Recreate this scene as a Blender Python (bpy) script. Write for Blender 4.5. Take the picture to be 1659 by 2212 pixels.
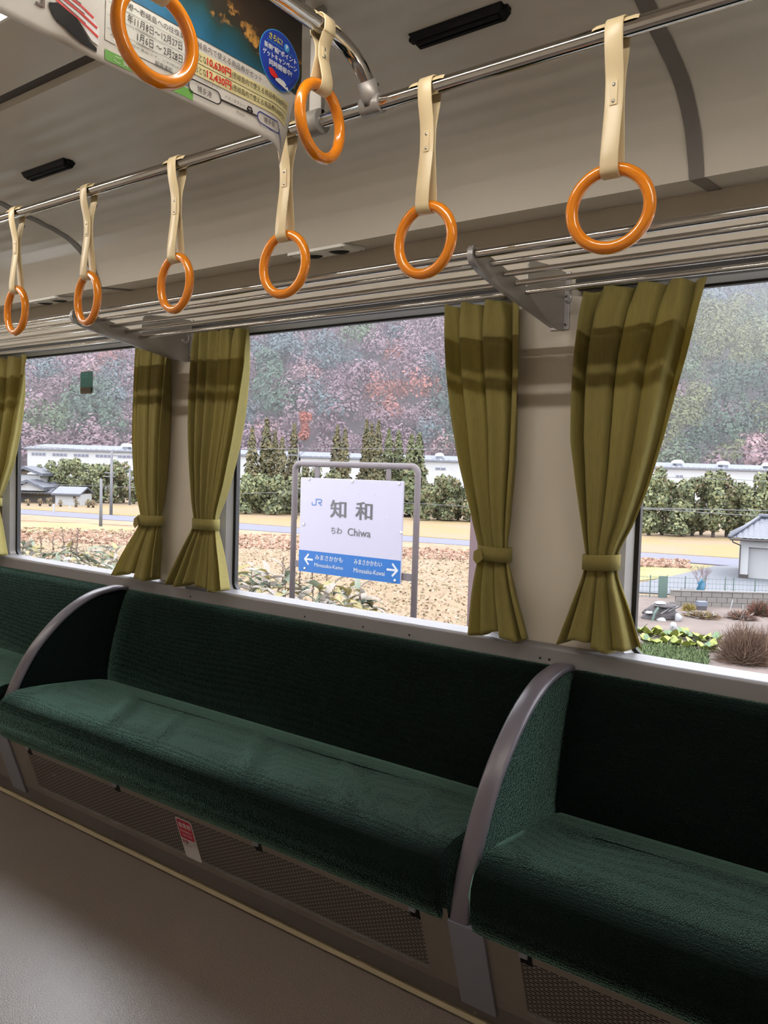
import bpy, math, random
import numpy as np
from mathutils import Vector, Matrix

random.seed(7)
RNG = np.random.default_rng(11)
scene = bpy.context.scene
COL = scene.collection
for o in list(bpy.data.objects):
    bpy.data.objects.remove(o)

# ------------------------------------------------------------------ camera
F_PX, CX, CY = 1750.0, 829.5, 1106.0
EYE = np.array([0.0, 0.0, 1.2])
ax = np.array([2380.0, 162.0, -F_PX]); ax /= np.linalg.norm(ax)
dn = np.array([-.03, 1.0, .0518]); dn -= ax * dn.dot(ax); dn /= np.linalg.norm(dn)
az = -dn
ay = np.cross(az, ax)
cam_d = bpy.data.cameras.new('camera')
cam = bpy.data.objects.new('camera', cam_d); COL.objects.link(cam)
cam_d.sensor_fit = 'VERTICAL'; cam_d.sensor_height = 36.0; cam_d.sensor_width = 27.0
cam_d.lens = F_PX / 2212.0 * 36.0
cam_d.clip_start = .02; cam_d.clip_end = 2000
R = Matrix(((ax[0], -ax[1], -ax[2]), (ay[0], -ay[1], -ay[2]), (az[0], -az[1], -az[2])))
cam.matrix_world = Matrix.Translation(Vector(EYE)) @ R.to_4x4()
scene.camera = cam

# ------------------------------------------------------------------ sky (overcast) and exposure
world = bpy.data.worlds.new('overcast_sky'); scene.world = world
world.use_nodes = True
bg = world.node_tree.nodes['Background']
bg.inputs['Color'].default_value = (.90, .95, 1.0, 1)
bg.inputs['Strength'].default_value = 7.5
LAMP_POWER = 76.0
vs = scene.view_settings
vs.view_transform = 'Standard'; vs.look = 'None'; vs.exposure = 0.0; vs.gamma = 1.0
vs.use_curve_mapping = False
scene.cycles.use_light_tree = False
scene.cycles.max_bounces = 6
scene.cycles.use_adaptive_sampling = True
scene.cycles.adaptive_threshold = .03
scene.cycles.volume_bounces = 1
scene.cycles.diffuse_bounces = 3
scene.cycles.glossy_bounces = 3
scene.cycles.transparent_max_bounces = 12
scene.cycles.sample_clamp_indirect = 6
scene.cycles.caustics_reflective = False
scene.cycles.caustics_refractive = False

# ------------------------------------------------------------------ measuring helpers (pixels of the photograph -> places)
def ray(px, py):
    v = np.array([px - CX, py - CY, F_PX])
    return np.array([v @ ax, v @ ay, v @ az])
def at_y(px, py, y):
    r = ray(px, py); return EYE + r * (y / r[1])
def at_z(px, py, z):
    r = ray(px, py); return EYE + r * ((z - 1.2) / r[2])
def project(p):
    d = np.asarray(p, float) - EYE
    c = np.stack([d @ np.array([ax[0], ay[0], az[0]]), d @ np.array([ax[1], ay[1], az[1]]), d @ np.array([ax[2], ay[2], az[2]])], -1)
    return CX + F_PX * c[..., 0] / c[..., 2], CY + F_PX * c[..., 1] / c[..., 2]
FW = np.array([ax[2], ay[2]]); FW /= np.linalg.norm(FW)     # level heading of the view
RT = np.array([FW[1], -FW[0]])                              # level direction to its right
HEAD = math.atan2(RT[1], RT[0])
def horizon(px): return 1015 + .03 * (px - CX)
def far(px, d, py=None):
    """place at level distance d seen in column px; height from row py"""
    l = (px - CX) / F_PX * d
    q = FW * d + RT * l
    z = 0 if py is None else 1.2 - (py - horizon(px)) / F_PX * d
    return np.array([q[0], q[1], z])

# ------------------------------------------------------------------ mesh helpers
def tag(o, label=None, cat=None, group=None, kind=None):
    if label: o['label'] = label
    if cat: o['category'] = cat
    if group: o['group'] = group
    if kind: o['kind'] = kind
    return o
def empty(name, loc=(0, 0, 0), rz=0.0):
    o = bpy.data.objects.new(name, None); COL.objects.link(o)
    o.location = loc; o.rotation_euler = (0, 0, rz); o.empty_display_size = .05
    return o
def thing(name, label, cat, loc=(0, 0, 0), rz=0.0, group=None, kind=None):
    return tag(empty(name, loc, rz), label, cat, group, kind)
def obj(name, vf, mat, parent=None, smooth=False, bevel=0.0, local=False, seg=2):
    """one mesh object; world coordinates unless local; parent offset removed"""
    v, f = vf
    me = bpy.data.meshes.new(name)
    me.from_pydata([tuple(map(float, p)) for p in v], [], [tuple(q) for q in f])
    if mat is not None: me.materials.append(mat)
    if smooth: me.polygons.foreach_set('use_smooth', [True] * len(me.polygons))
    me.update()
    o = bpy.data.objects.new(name, me); COL.objects.link(o)
    if parent is not None:
        o.parent = parent
        if not local: o.location = -Vector(parent.location)
    if bevel:
        m = o.modifiers.new('edge', 'BEVEL'); m.width = bevel; m.segments = seg; m.limit_method = 'ANGLE'; m.angle_limit = .6
    return o
def dup(o, parent=None):
    c = o.copy(); COL.objects.link(c)
    if parent is not None: c.parent = parent
    for ch in list(o.children): dup(ch, c)
    return c
def join(*parts):
    V, Fc = [], []
    for v, f in parts:
        n = len(V); V += [tuple(p) for p in v]; Fc += [tuple(i + n for i in q) for q in f]
    return V, Fc
def box(x0, x1, y0, y1, z0, z1):
    v = [(x0, y0, z0), (x1, y0, z0), (x1, y1, z0), (x0, y1, z0), (x0, y0, z1), (x1, y0, z1), (x1, y1, z1), (x0, y1, z1)]
    return v, [(0, 3, 2, 1), (4, 5, 6, 7), (0, 1, 5, 4), (1, 2, 6, 5), (2, 3, 7, 6), (3, 0, 4, 7)]
def prism_x(prof, x0, x1, close=True):
    """profile of (y,z) drawn along x"""
    n = len(prof)
    v = [(x0, y, z) for y, z in prof] + [(x1, y, z) for y, z in prof]
    f = [(i, (i + 1) % n, n + (i + 1) % n, n + i) for i in range(n if close else n - 1)]
    if close: f += [tuple(range(n - 1, -1, -1)), tuple(range(n, 2 * n))]
    return v, f
def prism_z(poly, z0, z1):
    n = len(poly)
    v = [(p[0], p[1], z0) for p in poly] + [(p[0], p[1], z1) for p in poly]
    f = [(i, (i + 1) % n, n + (i + 1) % n, n + i) for i in range(n)] + [tuple(range(n - 1, -1, -1)), tuple(range(n, 2 * n))]
    return v, f
def prism_y(poly, y0, y1):
    """polygon of (x,z) drawn along y"""
    n = len(poly)
    v = [(p[0], y0, p[1]) for p in poly] + [(p[0], y1, p[1]) for p in poly]
    f = [(i, (i + 1) % n, n + (i + 1) % n, n + i) for i in range(n)] + [tuple(range(n - 1, -1, -1)), tuple(range(n, 2 * n))]
    return v, f
def tube(path, r, n=10, closed=False):
    P = [np.array(p, float) for p in path]; m = len(P)
    rr = r if hasattr(r, '__len__') else [r] * m
    V, Fc = [], []; prev = None
    for i in range(m):
        a = P[i - 1] if (i > 0 or closed) else P[i]; b = P[(i + 1) % m] if (i < m - 1 or closed) else P[i]
        t = b - a; t /= np.linalg.norm(t) + 1e-12
        if prev is None:
            h = np.array([0, 0, 1.0]) if abs(t[2]) < .9 else np.array([1.0, 0, 0])
            u = np.cross(t, h)
        else: u = prev - t * prev.dot(t)
        u /= np.linalg.norm(u) + 1e-12; w = np.cross(t, u); prev = u
        for k in range(n):
            c, s = math.cos(2 * math.pi * k / n), math.sin(2 * math.pi * k / n)
            V.append(tuple(P[i] + rr[i] * (c * u + s * w)))
    for i in range(m if closed else m - 1):
        j = (i + 1) % m
        for k in range(n):
            l = (k + 1) % n
            Fc.append((i * n + k, i * n + l, j * n + l, j * n + k))
    if not closed: Fc += [tuple(range(n - 1, -1, -1)), tuple(range((m - 1) * n, m * n))]
    return V, Fc
def ball(c, r, sx=1, sy=1, sz=1, n=10, m=6):
    V = [(c[0], c[1], c[2] + r * sz)]
    for i in range(1, m):
        t = math.pi * i / m
        for k in range(n):
            p = 2 * math.pi * k / n
            V.append((c[0] + r * sx * math.sin(t) * math.cos(p), c[1] + r * sy * math.sin(t) * math.sin(p), c[2] + r * sz * math.cos(t)))
    V.append((c[0], c[1], c[2] - r * sz)); F_ = []
    for k in range(n):
        l = (k + 1) % n
        F_.append((0, 1 + k, 1 + l))
        for i in range(m - 2): F_.append((1 + i * n + k, 1 + (i + 1) * n + k, 1 + (i + 1) * n + l, 1 + i * n + l))
        F_.append((1 + (m - 2) * n + k, len(V) - 1, 1 + (m - 2) * n + l))
    return V, F_
def grid(fn, nu, nv, wrap=False):
    V = [fn(i / (nu - 1) if not wrap else i / nu, j / (nv - 1)) for j in range(nv) for i in range(nu)]
    Fc = []
    for j in range(nv - 1):
        for i in range(nu if wrap else nu - 1):
            k = (i + 1) % nu
            Fc.append((j * nu + i, j * nu + k, (j + 1) * nu + k, (j + 1) * nu + i))
    return V, Fc
def rrect(x0, x1, z0, z1, r, n=5):
    out = []
    for cx, cz, a in ((x1 - r, z1 - r, 0), (x0 + r, z1 - r, 90), (x0 + r, z0 + r, 180), (x1 - r, z0 + r, 270)):
        for k in range(n + 1):
            t = math.radians(a + 90 * k / n); out.append((cx + r * math.cos(t), cz + r * math.sin(t)))
    return out
def ring_between(A, B):
    n = len(A); return list(A) + list(B), [(i, (i + 1) % n, n + (i + 1) % n, n + i) for i in range(n)]
def quads_mesh(name, P, cols, mat, parent=None, local=False):
    """P (K,4,3) loose quads with a colour each: leaves, tufts"""
    K = len(P)
    me = bpy.data.meshes.new(name)
    me.vertices.add(K * 4); me.vertices.foreach_set('co', np.asarray(P, np.float32).reshape(-1))
    me.loops.add(K * 4); me.loops.foreach_set('vertex_index', np.arange(K * 4, dtype=np.int32))
    me.polygons.add(K); me.polygons.foreach_set('loop_start', np.arange(0, K * 4, 4, dtype=np.int32))
    at = me.color_attributes.new('tint', 'FLOAT_COLOR', 'POINT')
    c = np.ones((K, 4, 4), np.float32); c[:, :, :3] = np.asarray(cols, np.float32)[:, None, :] * ALBEDO
    at.data.foreach_set('color', c.reshape(-1))
    me.materials.append(mat); me.update(calc_edges=True)
    o = bpy.data.objects.new(name, me); COL.objects.link(o)
    if parent is not None:
        o.parent = parent
        if not local: o.location = -Vector(parent.location)
    return o

# ------------------------------------------------------------------ materials
def srgb(r, g, b):
    f = lambda c: (c / 12.92 if c <= .04045 else ((c + .055) / 1.055) ** 2.4)
    return (f(r / 255), f(g / 255), f(b / 255))
ALBEDO = 1.0        # share of the nominal colour a surface reflects (cut outdoors to offset the strong sky)
def mat(name, col, rough=.6, metal=0.0, spec=.5, sheen=0.0, sheen_tint=None, sheen_rough=.4, emit=0.0, coat=0.0,
        vary=0.0, vscale=20.0, bump=0.0, bscale=200.0, stretch=None, attr=False, col2=None, contrast=None, transl=0.0):
    col = tuple(c * ALBEDO for c in col); col2 = tuple(c * ALBEDO for c in col2) if col2 else None
    m = bpy.data.materials.new(name); m.use_nodes = True
    nt = m.node_tree; N, L = nt.nodes, nt.links
    b = N['Principled BSDF']
    b.inputs['Base Color'].default_value = (*col, 1)
    b.inputs['Roughness'].default_value = rough; b.inputs['Metallic'].default_value = metal
    b.inputs['Specular IOR Level'].default_value = spec
    b.inputs['Coat Weight'].default_value = coat
    if sheen:
        b.inputs['Sheen Weight'].default_value = sheen; b.inputs['Sheen Roughness'].default_value = sheen_rough
        b.inputs['Sheen Tint'].default_value = (*(sheen_tint or (1, 1, 1)), 1)
    if emit:
        b.inputs['Emission Color'].default_value = (*col, 1); b.inputs['Emission Strength'].default_value = emit
    tc = N.new('ShaderNodeTexCoord'); src = tc.outputs['Object']
    if stretch:
        mp = N.new('ShaderNodeMapping'); mp.inputs['Scale'].default_value = stretch
        L.new(src, mp.inputs['Vector']); src = mp.outputs['Vector']
    colour = None
    if attr:
        a = N.new('ShaderNodeAttribute'); a.attribute_name = 'tint'; colour = a.outputs['Color']
    if vary or col2:
        nz = N.new('ShaderNodeTexNoise'); nz.inputs['Scale'].default_value = vscale; nz.inputs['Detail'].default_value = 4
        L.new(src, nz.inputs['Vector'])
        fac = nz.outputs['Fac']
        if contrast:
            mr = N.new('ShaderNodeMapRange'); mr.inputs['From Min'].default_value = contrast[0]; mr.inputs['From Max'].default_value = contrast[1]
            L.new(fac, mr.inputs['Value']); fac = mr.outputs['Result']
        mx = N.new('ShaderNodeMix'); mx.data_type = 'RGBA'
        L.new(fac, mx.inputs['Factor'])
        if attr:
            mx.blend_type = 'MULTIPLY'
            L.new(colour, mx.inputs[6]); mx.inputs[7].default_value = (1 - vary,) * 3 + (1,)
        else:
            c2 = col2 or tuple(c * (1 - vary) for c in col); c1 = col if col2 else tuple(min(1, c * (1 + vary * .6)) for c in col)
            mx.inputs[6].default_value = (*c1, 1); mx.inputs[7].default_value = (*c2, 1)
        colour = mx.outputs[2]
    if colour is not None: L.new(colour, b.inputs['Base Color'])
    if bump:
        bz = N.new('ShaderNodeTexNoise'); bz.inputs['Scale'].default_value = bscale; bz.inputs['Detail'].default_value = 2
        L.new(src, bz.inputs['Vector'])
        bp = N.new('ShaderNodeBump'); bp.inputs['Strength'].default_value = bump; bp.inputs['Distance'].default_value = .01
        L.new(bz.outputs['Fac'], bp.inputs['Height']); L.new(bp.outputs['Normal'], b.inputs['Normal'])
    if transl:
        tr = N.new('ShaderNodeBsdfTranslucent'); ms = N.new('ShaderNodeMixShader'); ms.inputs['Fac'].default_value = transl
        if colour is not None: L.new(colour, tr.inputs['Color'])
        else: tr.inputs['Color'].default_value = (*col, 1)
        L.new(b.outputs[0], ms.inputs[1]); L.new(tr.outputs[0], ms.inputs[2]); L.new(ms.outputs[0], N['Material Output'].inputs['Surface'])
    return m

M = {}
M['cream'] = mat('cream_wall_panel', srgb(222, 212, 196), .45, vary=.04, vscale=3)
M['ceil'] = mat('ceiling_panel', srgb(214, 206, 192), .32, vary=.04, vscale=4)
M['ceil_grey'] = mat('ceiling_joint_rubber', srgb(120, 114, 108), .5, vary=.1)
M['dark_strip'] = mat('dark_ceiling_groove', srgb(70, 62, 56), .6, vary=.1)
M['alu'] = mat('brushed_aluminium', srgb(190, 187, 188), .4, metal=.5, vary=.06, stretch=(4, 80, 80), vscale=6)
M['sill_paint'] = mat('grey_sill_paint', srgb(142, 139, 142), .42, metal=.3, vary=.05, vscale=8)
M['alu_paint'] = mat('grey_window_frame', srgb(186, 184, 184), .4, metal=.35, vary=.04, vscale=8)
M['chrome'] = mat('polished_steel', srgb(206, 202, 198), .09, metal=1.0, vary=.03)
M['steel'] = mat('satin_steel_plate', srgb(172, 168, 162), .42, metal=.45, vary=.08, vscale=18)
M['hanger'] = mat('grey_hanger_paint', srgb(150, 146, 140), .5, metal=.2, vary=.08)
M['gasket'] = mat('black_rubber_gasket', srgb(26, 24, 28), .55, vary=.1)
M['black'] = mat('black_plastic', srgb(12, 11, 12), .65, spec=.2, vary=.15)
M['white_plastic'] = mat('white_plastic', srgb(246, 243, 236), .4, vary=.02)
M['orange'] = mat('orange_ring_plastic', srgb(238, 138, 0), .25, coat=1.0, vary=.03, vscale=12)
M['strap'] = mat('cream_strap_vinyl', srgb(226, 206, 164), .32, vary=.06, vscale=30)
M['strap_shade'] = mat('brown_strap_shade', srgb(92, 66, 50), .6, vary=.1)
M['curtain'] = mat('olive_curtain_cloth', srgb(170, 157, 92), .85, sheen=.3, sheen_tint=(.9, .9, .6), vary=.22, vscale=9, stretch=(26, 26, 3), bump=.25, bscale=500, transl=.4)
M['moquette'] = mat('green_moquette', srgb(10, 19, 16), .9, spec=.05, sheen=1.0, sheen_tint=srgb(172, 226, 208), sheen_rough=.28, vary=.35, vscale=260, bump=.5, bscale=420)
def weave(m, scale=260.0):
    nt = m.node_tree; N, L = nt.nodes, nt.links; b = N['Principled BSDF']
    tc = N.new('ShaderNodeTexCoord'); vo = N.new('ShaderNodeTexVoronoi'); vo.inputs['Scale'].default_value = scale; vo.inputs['Randomness'].default_value = .55
    L.new(tc.outputs['Object'], vo.inputs['Vector'])
    bp = N.new('ShaderNodeBump'); bp.invert = True; bp.inputs['Strength'].default_value = .6; bp.inputs['Distance'].default_value = .004
    L.new(vo.outputs['Distance'], bp.inputs['Height']); L.new(bp.outputs['Normal'], b.inputs['Normal'])
weave(M['moquette'])
M['cap'] = mat('grey_lilac_armrest_cap', srgb(94, 88, 96), .33, vary=.12, vscale=14)
M['panel_brown'] = mat('taupe_heater_panel', srgb(128, 119, 111), .45, metal=.2, vary=.12, vscale=10)
M['panel_grey'] = mat('pale_grey_divider_foot', srgb(132, 134, 146), .45, vary=.06, vscale=12)
M['kick'] = mat('taupe_kick_plate', srgb(110, 102, 96), .5, metal=.2, vary=.12, vscale=9)
M['trim_metal'] = mat('floor_edge_metal', srgb(172, 160, 134), .34, metal=.7, vary=.1, vscale=12)
M['inside_dark'] = mat('dark_void', srgb(20, 17, 15), .9, vary=.1)
M['floor'] = mat('speckled_vinyl_floor', srgb(128, 116, 109), .30, spec=1.0, vary=.0, col2=srgb(96, 85, 79), vscale=320, contrast=(.38, .62), bump=.08, bscale=300)
M['lamp'] = mat('fluorescent_tube', (1.0, .935, .86), .5, emit=LAMP_POWER)
M['paper'] = mat('poster_paper', srgb(226, 222, 214), .5, vary=.03, vscale=6, transl=.12)
M['paper_grey'] = mat('poster_panel_print', srgb(214, 214, 206), .5, vary=.03)
M['paper_yellow'] = mat('poster_yellow_print', srgb(222, 212, 158), .5, vary=.04)
M['ink'] = mat('black_print', srgb(34, 30, 30), .5, vary=.1)
M['ink_grey'] = mat('grey_print', srgb(110, 106, 102), .5, vary=.1)
M['ink_brown'] = mat('brown_print', srgb(74, 38, 26), .5, vary=.1)
M['ink_red'] = mat('red_print', srgb(206, 40, 38), .5, vary=.08)
M['ink_green'] = mat('green_print', srgb(100, 158, 72), .5, vary=.08)
M['ink_blue'] = mat('blue_print', srgb(28, 56, 150), .5, vary=.15, vscale=25)
M['ink_navy'] = mat('navy_print', srgb(44, 54, 128), .5, vary=.1)
M['ink_sky'] = mat('sky_blue_print', srgb(64, 150, 205), .5, vary=.08)
M['ink_yellow'] = mat('yellow_print', srgb(236, 222, 60), .5, vary=.06)
M['ink_white'] = mat('white_print', srgb(236, 236, 236), .5, vary=.03)
ALBEDO = .34
M['sign_white'] = mat('sign_enamel_white', srgb(212, 206, 226), .4, spec=.2, vary=.03, vscale=4)
M['sign_blue'] = mat('sign_enamel_blue', srgb(2, 112, 198), .4, spec=.2, vary=.05, vscale=5)
M['sign_ink'] = mat('sign_enamel_charcoal', srgb(74, 70, 76), .35, vary=.06)
M['sign_jr'] = mat('sign_enamel_logo_blue', srgb(30, 110, 190), .35, vary=.05)
M['post_paint'] = mat('weathered_grey_post_paint', srgb(122, 108, 112), .6, vary=.2, vscale=14)
M['brown_post'] = mat('brown_painted_post', srgb(128, 98, 104), .6, vary=.1, vscale=8)
ALBEDO = 1.0
M['sticker_red'] = mat('sticker_red', srgb(188, 22, 58), .45, vary=.05)
M['sticker_white'] = mat('sticker_white', srgb(214, 210, 210), .45, vary=.03)
M['sticker_green'] = mat('sticker_green', srgb(14, 92, 86), .5, vary=.12, vscale=60)
M['sticker_faded'] = mat('sticker_faded_print', srgb(52, 116, 110), .6, vary=.1, vscale=80)
M['sticker_tan'] = mat('sticker_scuffed', srgb(136, 126, 116), .6, vary=.1, vscale=80)

def poster_photo_material():
    m = bpy.data.materials.new('poster_photo_print'); m.use_nodes = True
    nt = m.node_tree; N, L = nt.nodes, nt.links; b = N['Principled BSDF']; b.inputs['Roughness'].default_value = .45
    tc = N.new('ShaderNodeTexCoord'); sep = N.new('ShaderNodeSeparateXYZ'); L.new(tc.outputs['Object'], sep.inputs[0])
    nz = N.new('ShaderNodeTexNoise'); nz.inputs['Scale'].default_value = 14; nz.inputs['Detail'].default_value = 6; L.new(tc.outputs['Object'], nz.inputs['Vector'])
    # height of the coast line in the printed picture, wandering with noise
    ad = N.new('ShaderNodeMath'); ad.operation = 'MULTIPLY_ADD'; ad.inputs[1].default_value = .09; L.new(nz.outputs['Fac'], ad.inputs[0]); L.new(sep.outputs['Z'], ad.inputs[2])
    sl = N.new('ShaderNodeMath'); sl.operation = 'MULTIPLY_ADD'; sl.inputs[1].default_value = .22; L.new(sep.outputs['Y'], sl.inputs[0]); L.new(ad.outputs[0], sl.inputs[2])
    mr = N.new('ShaderNodeMapRange'); mr.inputs['From Min'].default_value = 2.13; mr.inputs['From Max'].default_value = 2.30; L.new(sl.outputs[0], mr.inputs['Value'])
    cr = N.new('ShaderNodeValToRGB'); e = cr.color_ramp.elements
    e[0].position = 0; e[0].color = (*srgb(30, 88, 120), 1); e[1].position = 1; e[1].color = (*srgb(34, 28, 22), 1)
    for p, c in ((.22, (20, 70, 92)), (.40, (22, 54, 56)), (.5, (34, 34, 26)), (.7, (46, 34, 24))):
        q = e.new(p); q.color = (*srgb(*c), 1)
    L.new(mr.outputs['Result'], cr.inputs['Fac'])
    n2 = N.new('ShaderNodeTexNoise'); n2.inputs['Scale'].default_value = 60; n2.inputs['Detail'].default_value = 4; L.new(tc.outputs['Object'], n2.inputs['Vector'])
    c2 = N.new('ShaderNodeValToRGB'); c2.color_ramp.elements[0].position = .52; c2.color_ramp.elements[1].position = .64; L.new(n2.outputs['Fac'], c2.inputs['Fac'])
    bd = N.new('ShaderNodeValToRGB'); be = bd.color_ramp.elements; be[0].position = .44; be[0].color = (0, 0, 0, 1); be[1].position = .74; be[1].color = (0, 0, 0, 1); q = be.new(.54); q.color = (1, 1, 1, 1); q = be.new(.62); q.color = (.8, .8, .8, 1)
    L.new(mr.outputs['Result'], bd.inputs['Fac'])
    ml = N.new('ShaderNodeMath'); ml.operation = 'MULTIPLY'; L.new(c2.outputs['Color'], ml.inputs[0]); L.new(bd.outputs['Color'], ml.inputs[1])
    mx = N.new('ShaderNodeMix'); mx.data_type = 'RGBA'; L.new(ml.outputs[0], mx.inputs['Factor']); L.new(cr.outputs['Color'], mx.inputs[6]); mx.inputs[7].default_value = (*srgb(186, 136, 66), 1)
    L.new(mx.outputs[2], b.inputs['Base Color'])
    return m
M['photo'] = poster_photo_material()

def glass_material():
    m = bpy.data.materials.new('wet_window_glass'); m.use_nodes = True
    nt = m.node_tree; N, L = nt.nodes, nt.links; N.remove(N['Principled BSDF'])
    tr = N.new('ShaderNodeBsdfTransparent'); tr.inputs['Color'].default_value = (.985, .975, .985, 1)
    gl = N.new('ShaderNodeBsdfGlossy'); gl.inputs['Roughness'].default_value = .015
    fr = N.new('ShaderNodeFresnel'); fr.inputs['IOR'].default_value = 1.45
    mx = N.new('ShaderNodeMixShader'); L.new(fr.outputs[0], mx.inputs['Fac']); L.new(tr.outputs[0], mx.inputs[1]); L.new(gl.outputs[0], mx.inputs[2])
    L.new(mx.outputs[0], N['Material Output'].inputs['Surface'])
    return m
M['glass'] = glass_material()

# ------------------------------------------------------------------ lettering
_text_cache = {}
def text_vf(body, bold=0.0):
    key = (body, bold)
    if key in _text_cache: return _text_cache[key]
    cu = bpy.data.curves.new('lettering', 'FONT'); cu.body = body; cu.resolution_u = 2; cu.offset = bold; cu.fill_mode = 'FRONT'
    o = bpy.data.objects.new('lettering', cu); COL.objects.link(o)
    bpy.context.view_layer.update()
    me = bpy.data.meshes.new_from_object(o.evaluated_get(bpy.context.evaluated_depsgraph_get()))
    v = np.array([q.co[:] for q in me.vertices]) if len(me.vertices) else np.zeros((1, 3))
    f = [tuple(p.vertices) for p in me.polygons]
    bpy.data.objects.remove(o); bpy.data.curves.remove(cu); bpy.data.meshes.remove(me)
    v = v[:, :2] - v[:, :2].min(0)
    _text_cache[key] = (v, f, v.max(0)); return _text_cache[key]
def letters(name, body, place, u0, u1, v0, v1, m, parent, bold=0.0, fit='both'):
    """lettering filling the box u0..u1 x v0..v1 of a flat or curved surface: place(u,v) -> world point"""
    v, f, ext = text_vf(body, 0.0)
    sv = (v1 - v0) / max(ext[1], 1e-6); su = (u1 - u0) / max(ext[0], 1e-6)
    if fit == 'h': su = sv
    if not bold: return obj(name, ([place(u0 + p[0] * su, v0 + p[1] * sv) for p in v], f), m, parent)
    vv, ff = [], []; e = bold * (v1 - v0)
    o_ = np.array(place(u0, v0)); nr = np.cross(np.array(place(u0 + .01, v0)) - o_, np.array(place(u0, v0 + .01)) - o_); nr /= np.linalg.norm(nr)
    for k, (a, b) in enumerate(((-1, -.6), (1, -.6), (-1, .6), (1, .6), (0, 0))):
        n = len(vv)
        vv += [np.array(place(u0 + e + p[0] * su * (1 - 2 * e / (u1 - u0)) + a * e, v0 + p[1] * sv + b * e * .6)) + nr * (.00012 * k) for p in v]
        ff += [tuple(i + n for i in q) for q in f]
    return obj(name, (vv, ff), m, parent)
def flat(name, poly, place, m, parent, depth=0.0, smooth=False):
    return obj(name, ([place(u, v) for u, v in poly], [tuple(range(len(poly)))]), m, parent)
def stroke(pts, w):
    """thick polyline as quads in the plane"""
    V, Fc = [], []
    for a, b in zip(pts[:-1], pts[1:]):
        a, b = np.array(a, float), np.array(b, float); t = b - a; t /= np.linalg.norm(t); n = np.array([-t[1], t[0]]) * w / 2
        e = t * w * .35; k = len(V)
        V += [tuple(a - e + n), tuple(a - e - n), tuple(b + e - n), tuple(b + e + n)]; Fc.append((k, k + 1, k + 2, k + 3))
    return V, Fc
def strokes(name, lines, w, place, m, parent):
    V, Fc, k = [], [], 0
    for pts in lines:
        v, f = stroke(pts, w); n = len(V); Fc += [tuple(i + n for i in q) for q in f]
        for j, p in enumerate(v):
            q = np.array(place(*p))
            if j % 4 == 0:
                nr = np.cross(np.array(place(p[0] + .01, p[1])) - q, np.array(place(p[0], p[1] + .01)) - q); nr /= np.linalg.norm(nr); k += 1
            V.append(q + nr * (.00004 * k))
    return obj(name, (V, Fc), m, parent)

# =================================================================== THE CAR SHELL
X0, X1 = -6.4, 2.4
Y_WALL, Y_PANE, Y_MID = 1.97, 2.02, .80
PITCH, WIN_W, WZ0, WZ1 = 1.4525, 1.04, .760, 1.6565
WIN_X = [-.683 + PITCH * k for k in (-3, -2, -1, 0, 1)]
Y_NEAR = 2 * Y_MID - Y_WALL

tag(obj('floor', box(X0, X1, Y_NEAR, 1.525, -.06, 0), M['floor']), 'speckled taupe vinyl floor of the train car', 'floor', kind='structure')
tr = tag(obj('trim_1', prism_x([(1.545, -.02), (1.545, .014), (1.536, .019), (1.526, .017), (1.517, .010), (1.513, 0), (1.513, -.02)], X0, X1), M['trim_metal'], smooth=False, bevel=.003),
         'rounded metal strip where the floor meets the heater panels', 'trim', kind='structure')
for i, x in enumerate(np.arange(-3.1, 1.2, .325)):
    obj('screw', ball((x, 1.5155, .024), .0045, sz=.5, n=8, m=4), M['steel'], tr)
tag(obj('trim_2', prism_x([(1.497, .073), (1.515, .018), (1.53, .012), (1.56, .012), (1.56, .073)], X0, X1), M['kick']),
    'sloping taupe kick plate below the heater grilles', 'trim', kind='structure')

# window side wall: dado, pillars, head
def wall_far():
    parts = [box(X0, X1, Y_WALL, 2.028, -.06, .745), box(X0, X1, Y_WALL, 2.028, 1.70, 1.90)]
    edges = [X0]
    for x in WIN_X: edges += [x - .05, x + WIN_W + .05]
    edges.append(X1)
    for a, b in zip(edges[0::2], edges[1::2]): parts.append(box(a, b, Y_WALL, 2.028, .745, 1.70))
    return join(*parts)
tag(obj('wall_far', wall_far(), M['cream']), 'cream panelled side wall with window pillars above the green benches', 'wall', kind='structure')
wn = tag(obj('wall_near', box(X0, X1, Y_NEAR - .1, Y_NEAR, -.06, 1.90), M['cream']), 'cream side wall behind the photographer', 'wall', kind='structure')
tag(obj('wall_left', box(X0 - .08, X0, Y_NEAR - .1, 2.10, -.06, 2.25), M['cream']), 'cream end wall of the car beyond the far bench', 'wall', kind='structure')
tag(obj('wall_right', box(X1, X1 + .08, Y_NEAR - .1, 2.10, -.06, 2.25), M['cream']), 'cream end wall of the car outside the frame', 'wall', kind='structure')

sill = tag(obj('trim_3', prism_x([(2.0108, .7590), (1.945, .7560), (1.938, .749), (1.936, .706), (1.96, .702), (2.0108, .702)], X0, X1), M['sill_paint'], bevel=.0025),
           'long pale aluminium window sill above the bench backs', 'window sill', kind='structure')
for px in (659, 785, 885, 1168, 1188, 412): 
    p = at_y(px, 1294 + (px - 659) * .168, 1.9355)
    obj('screw', ball((p[0], 1.9358, .722), .0035, sy=.5, n=8, m=4), M['gasket'], sill)

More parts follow.
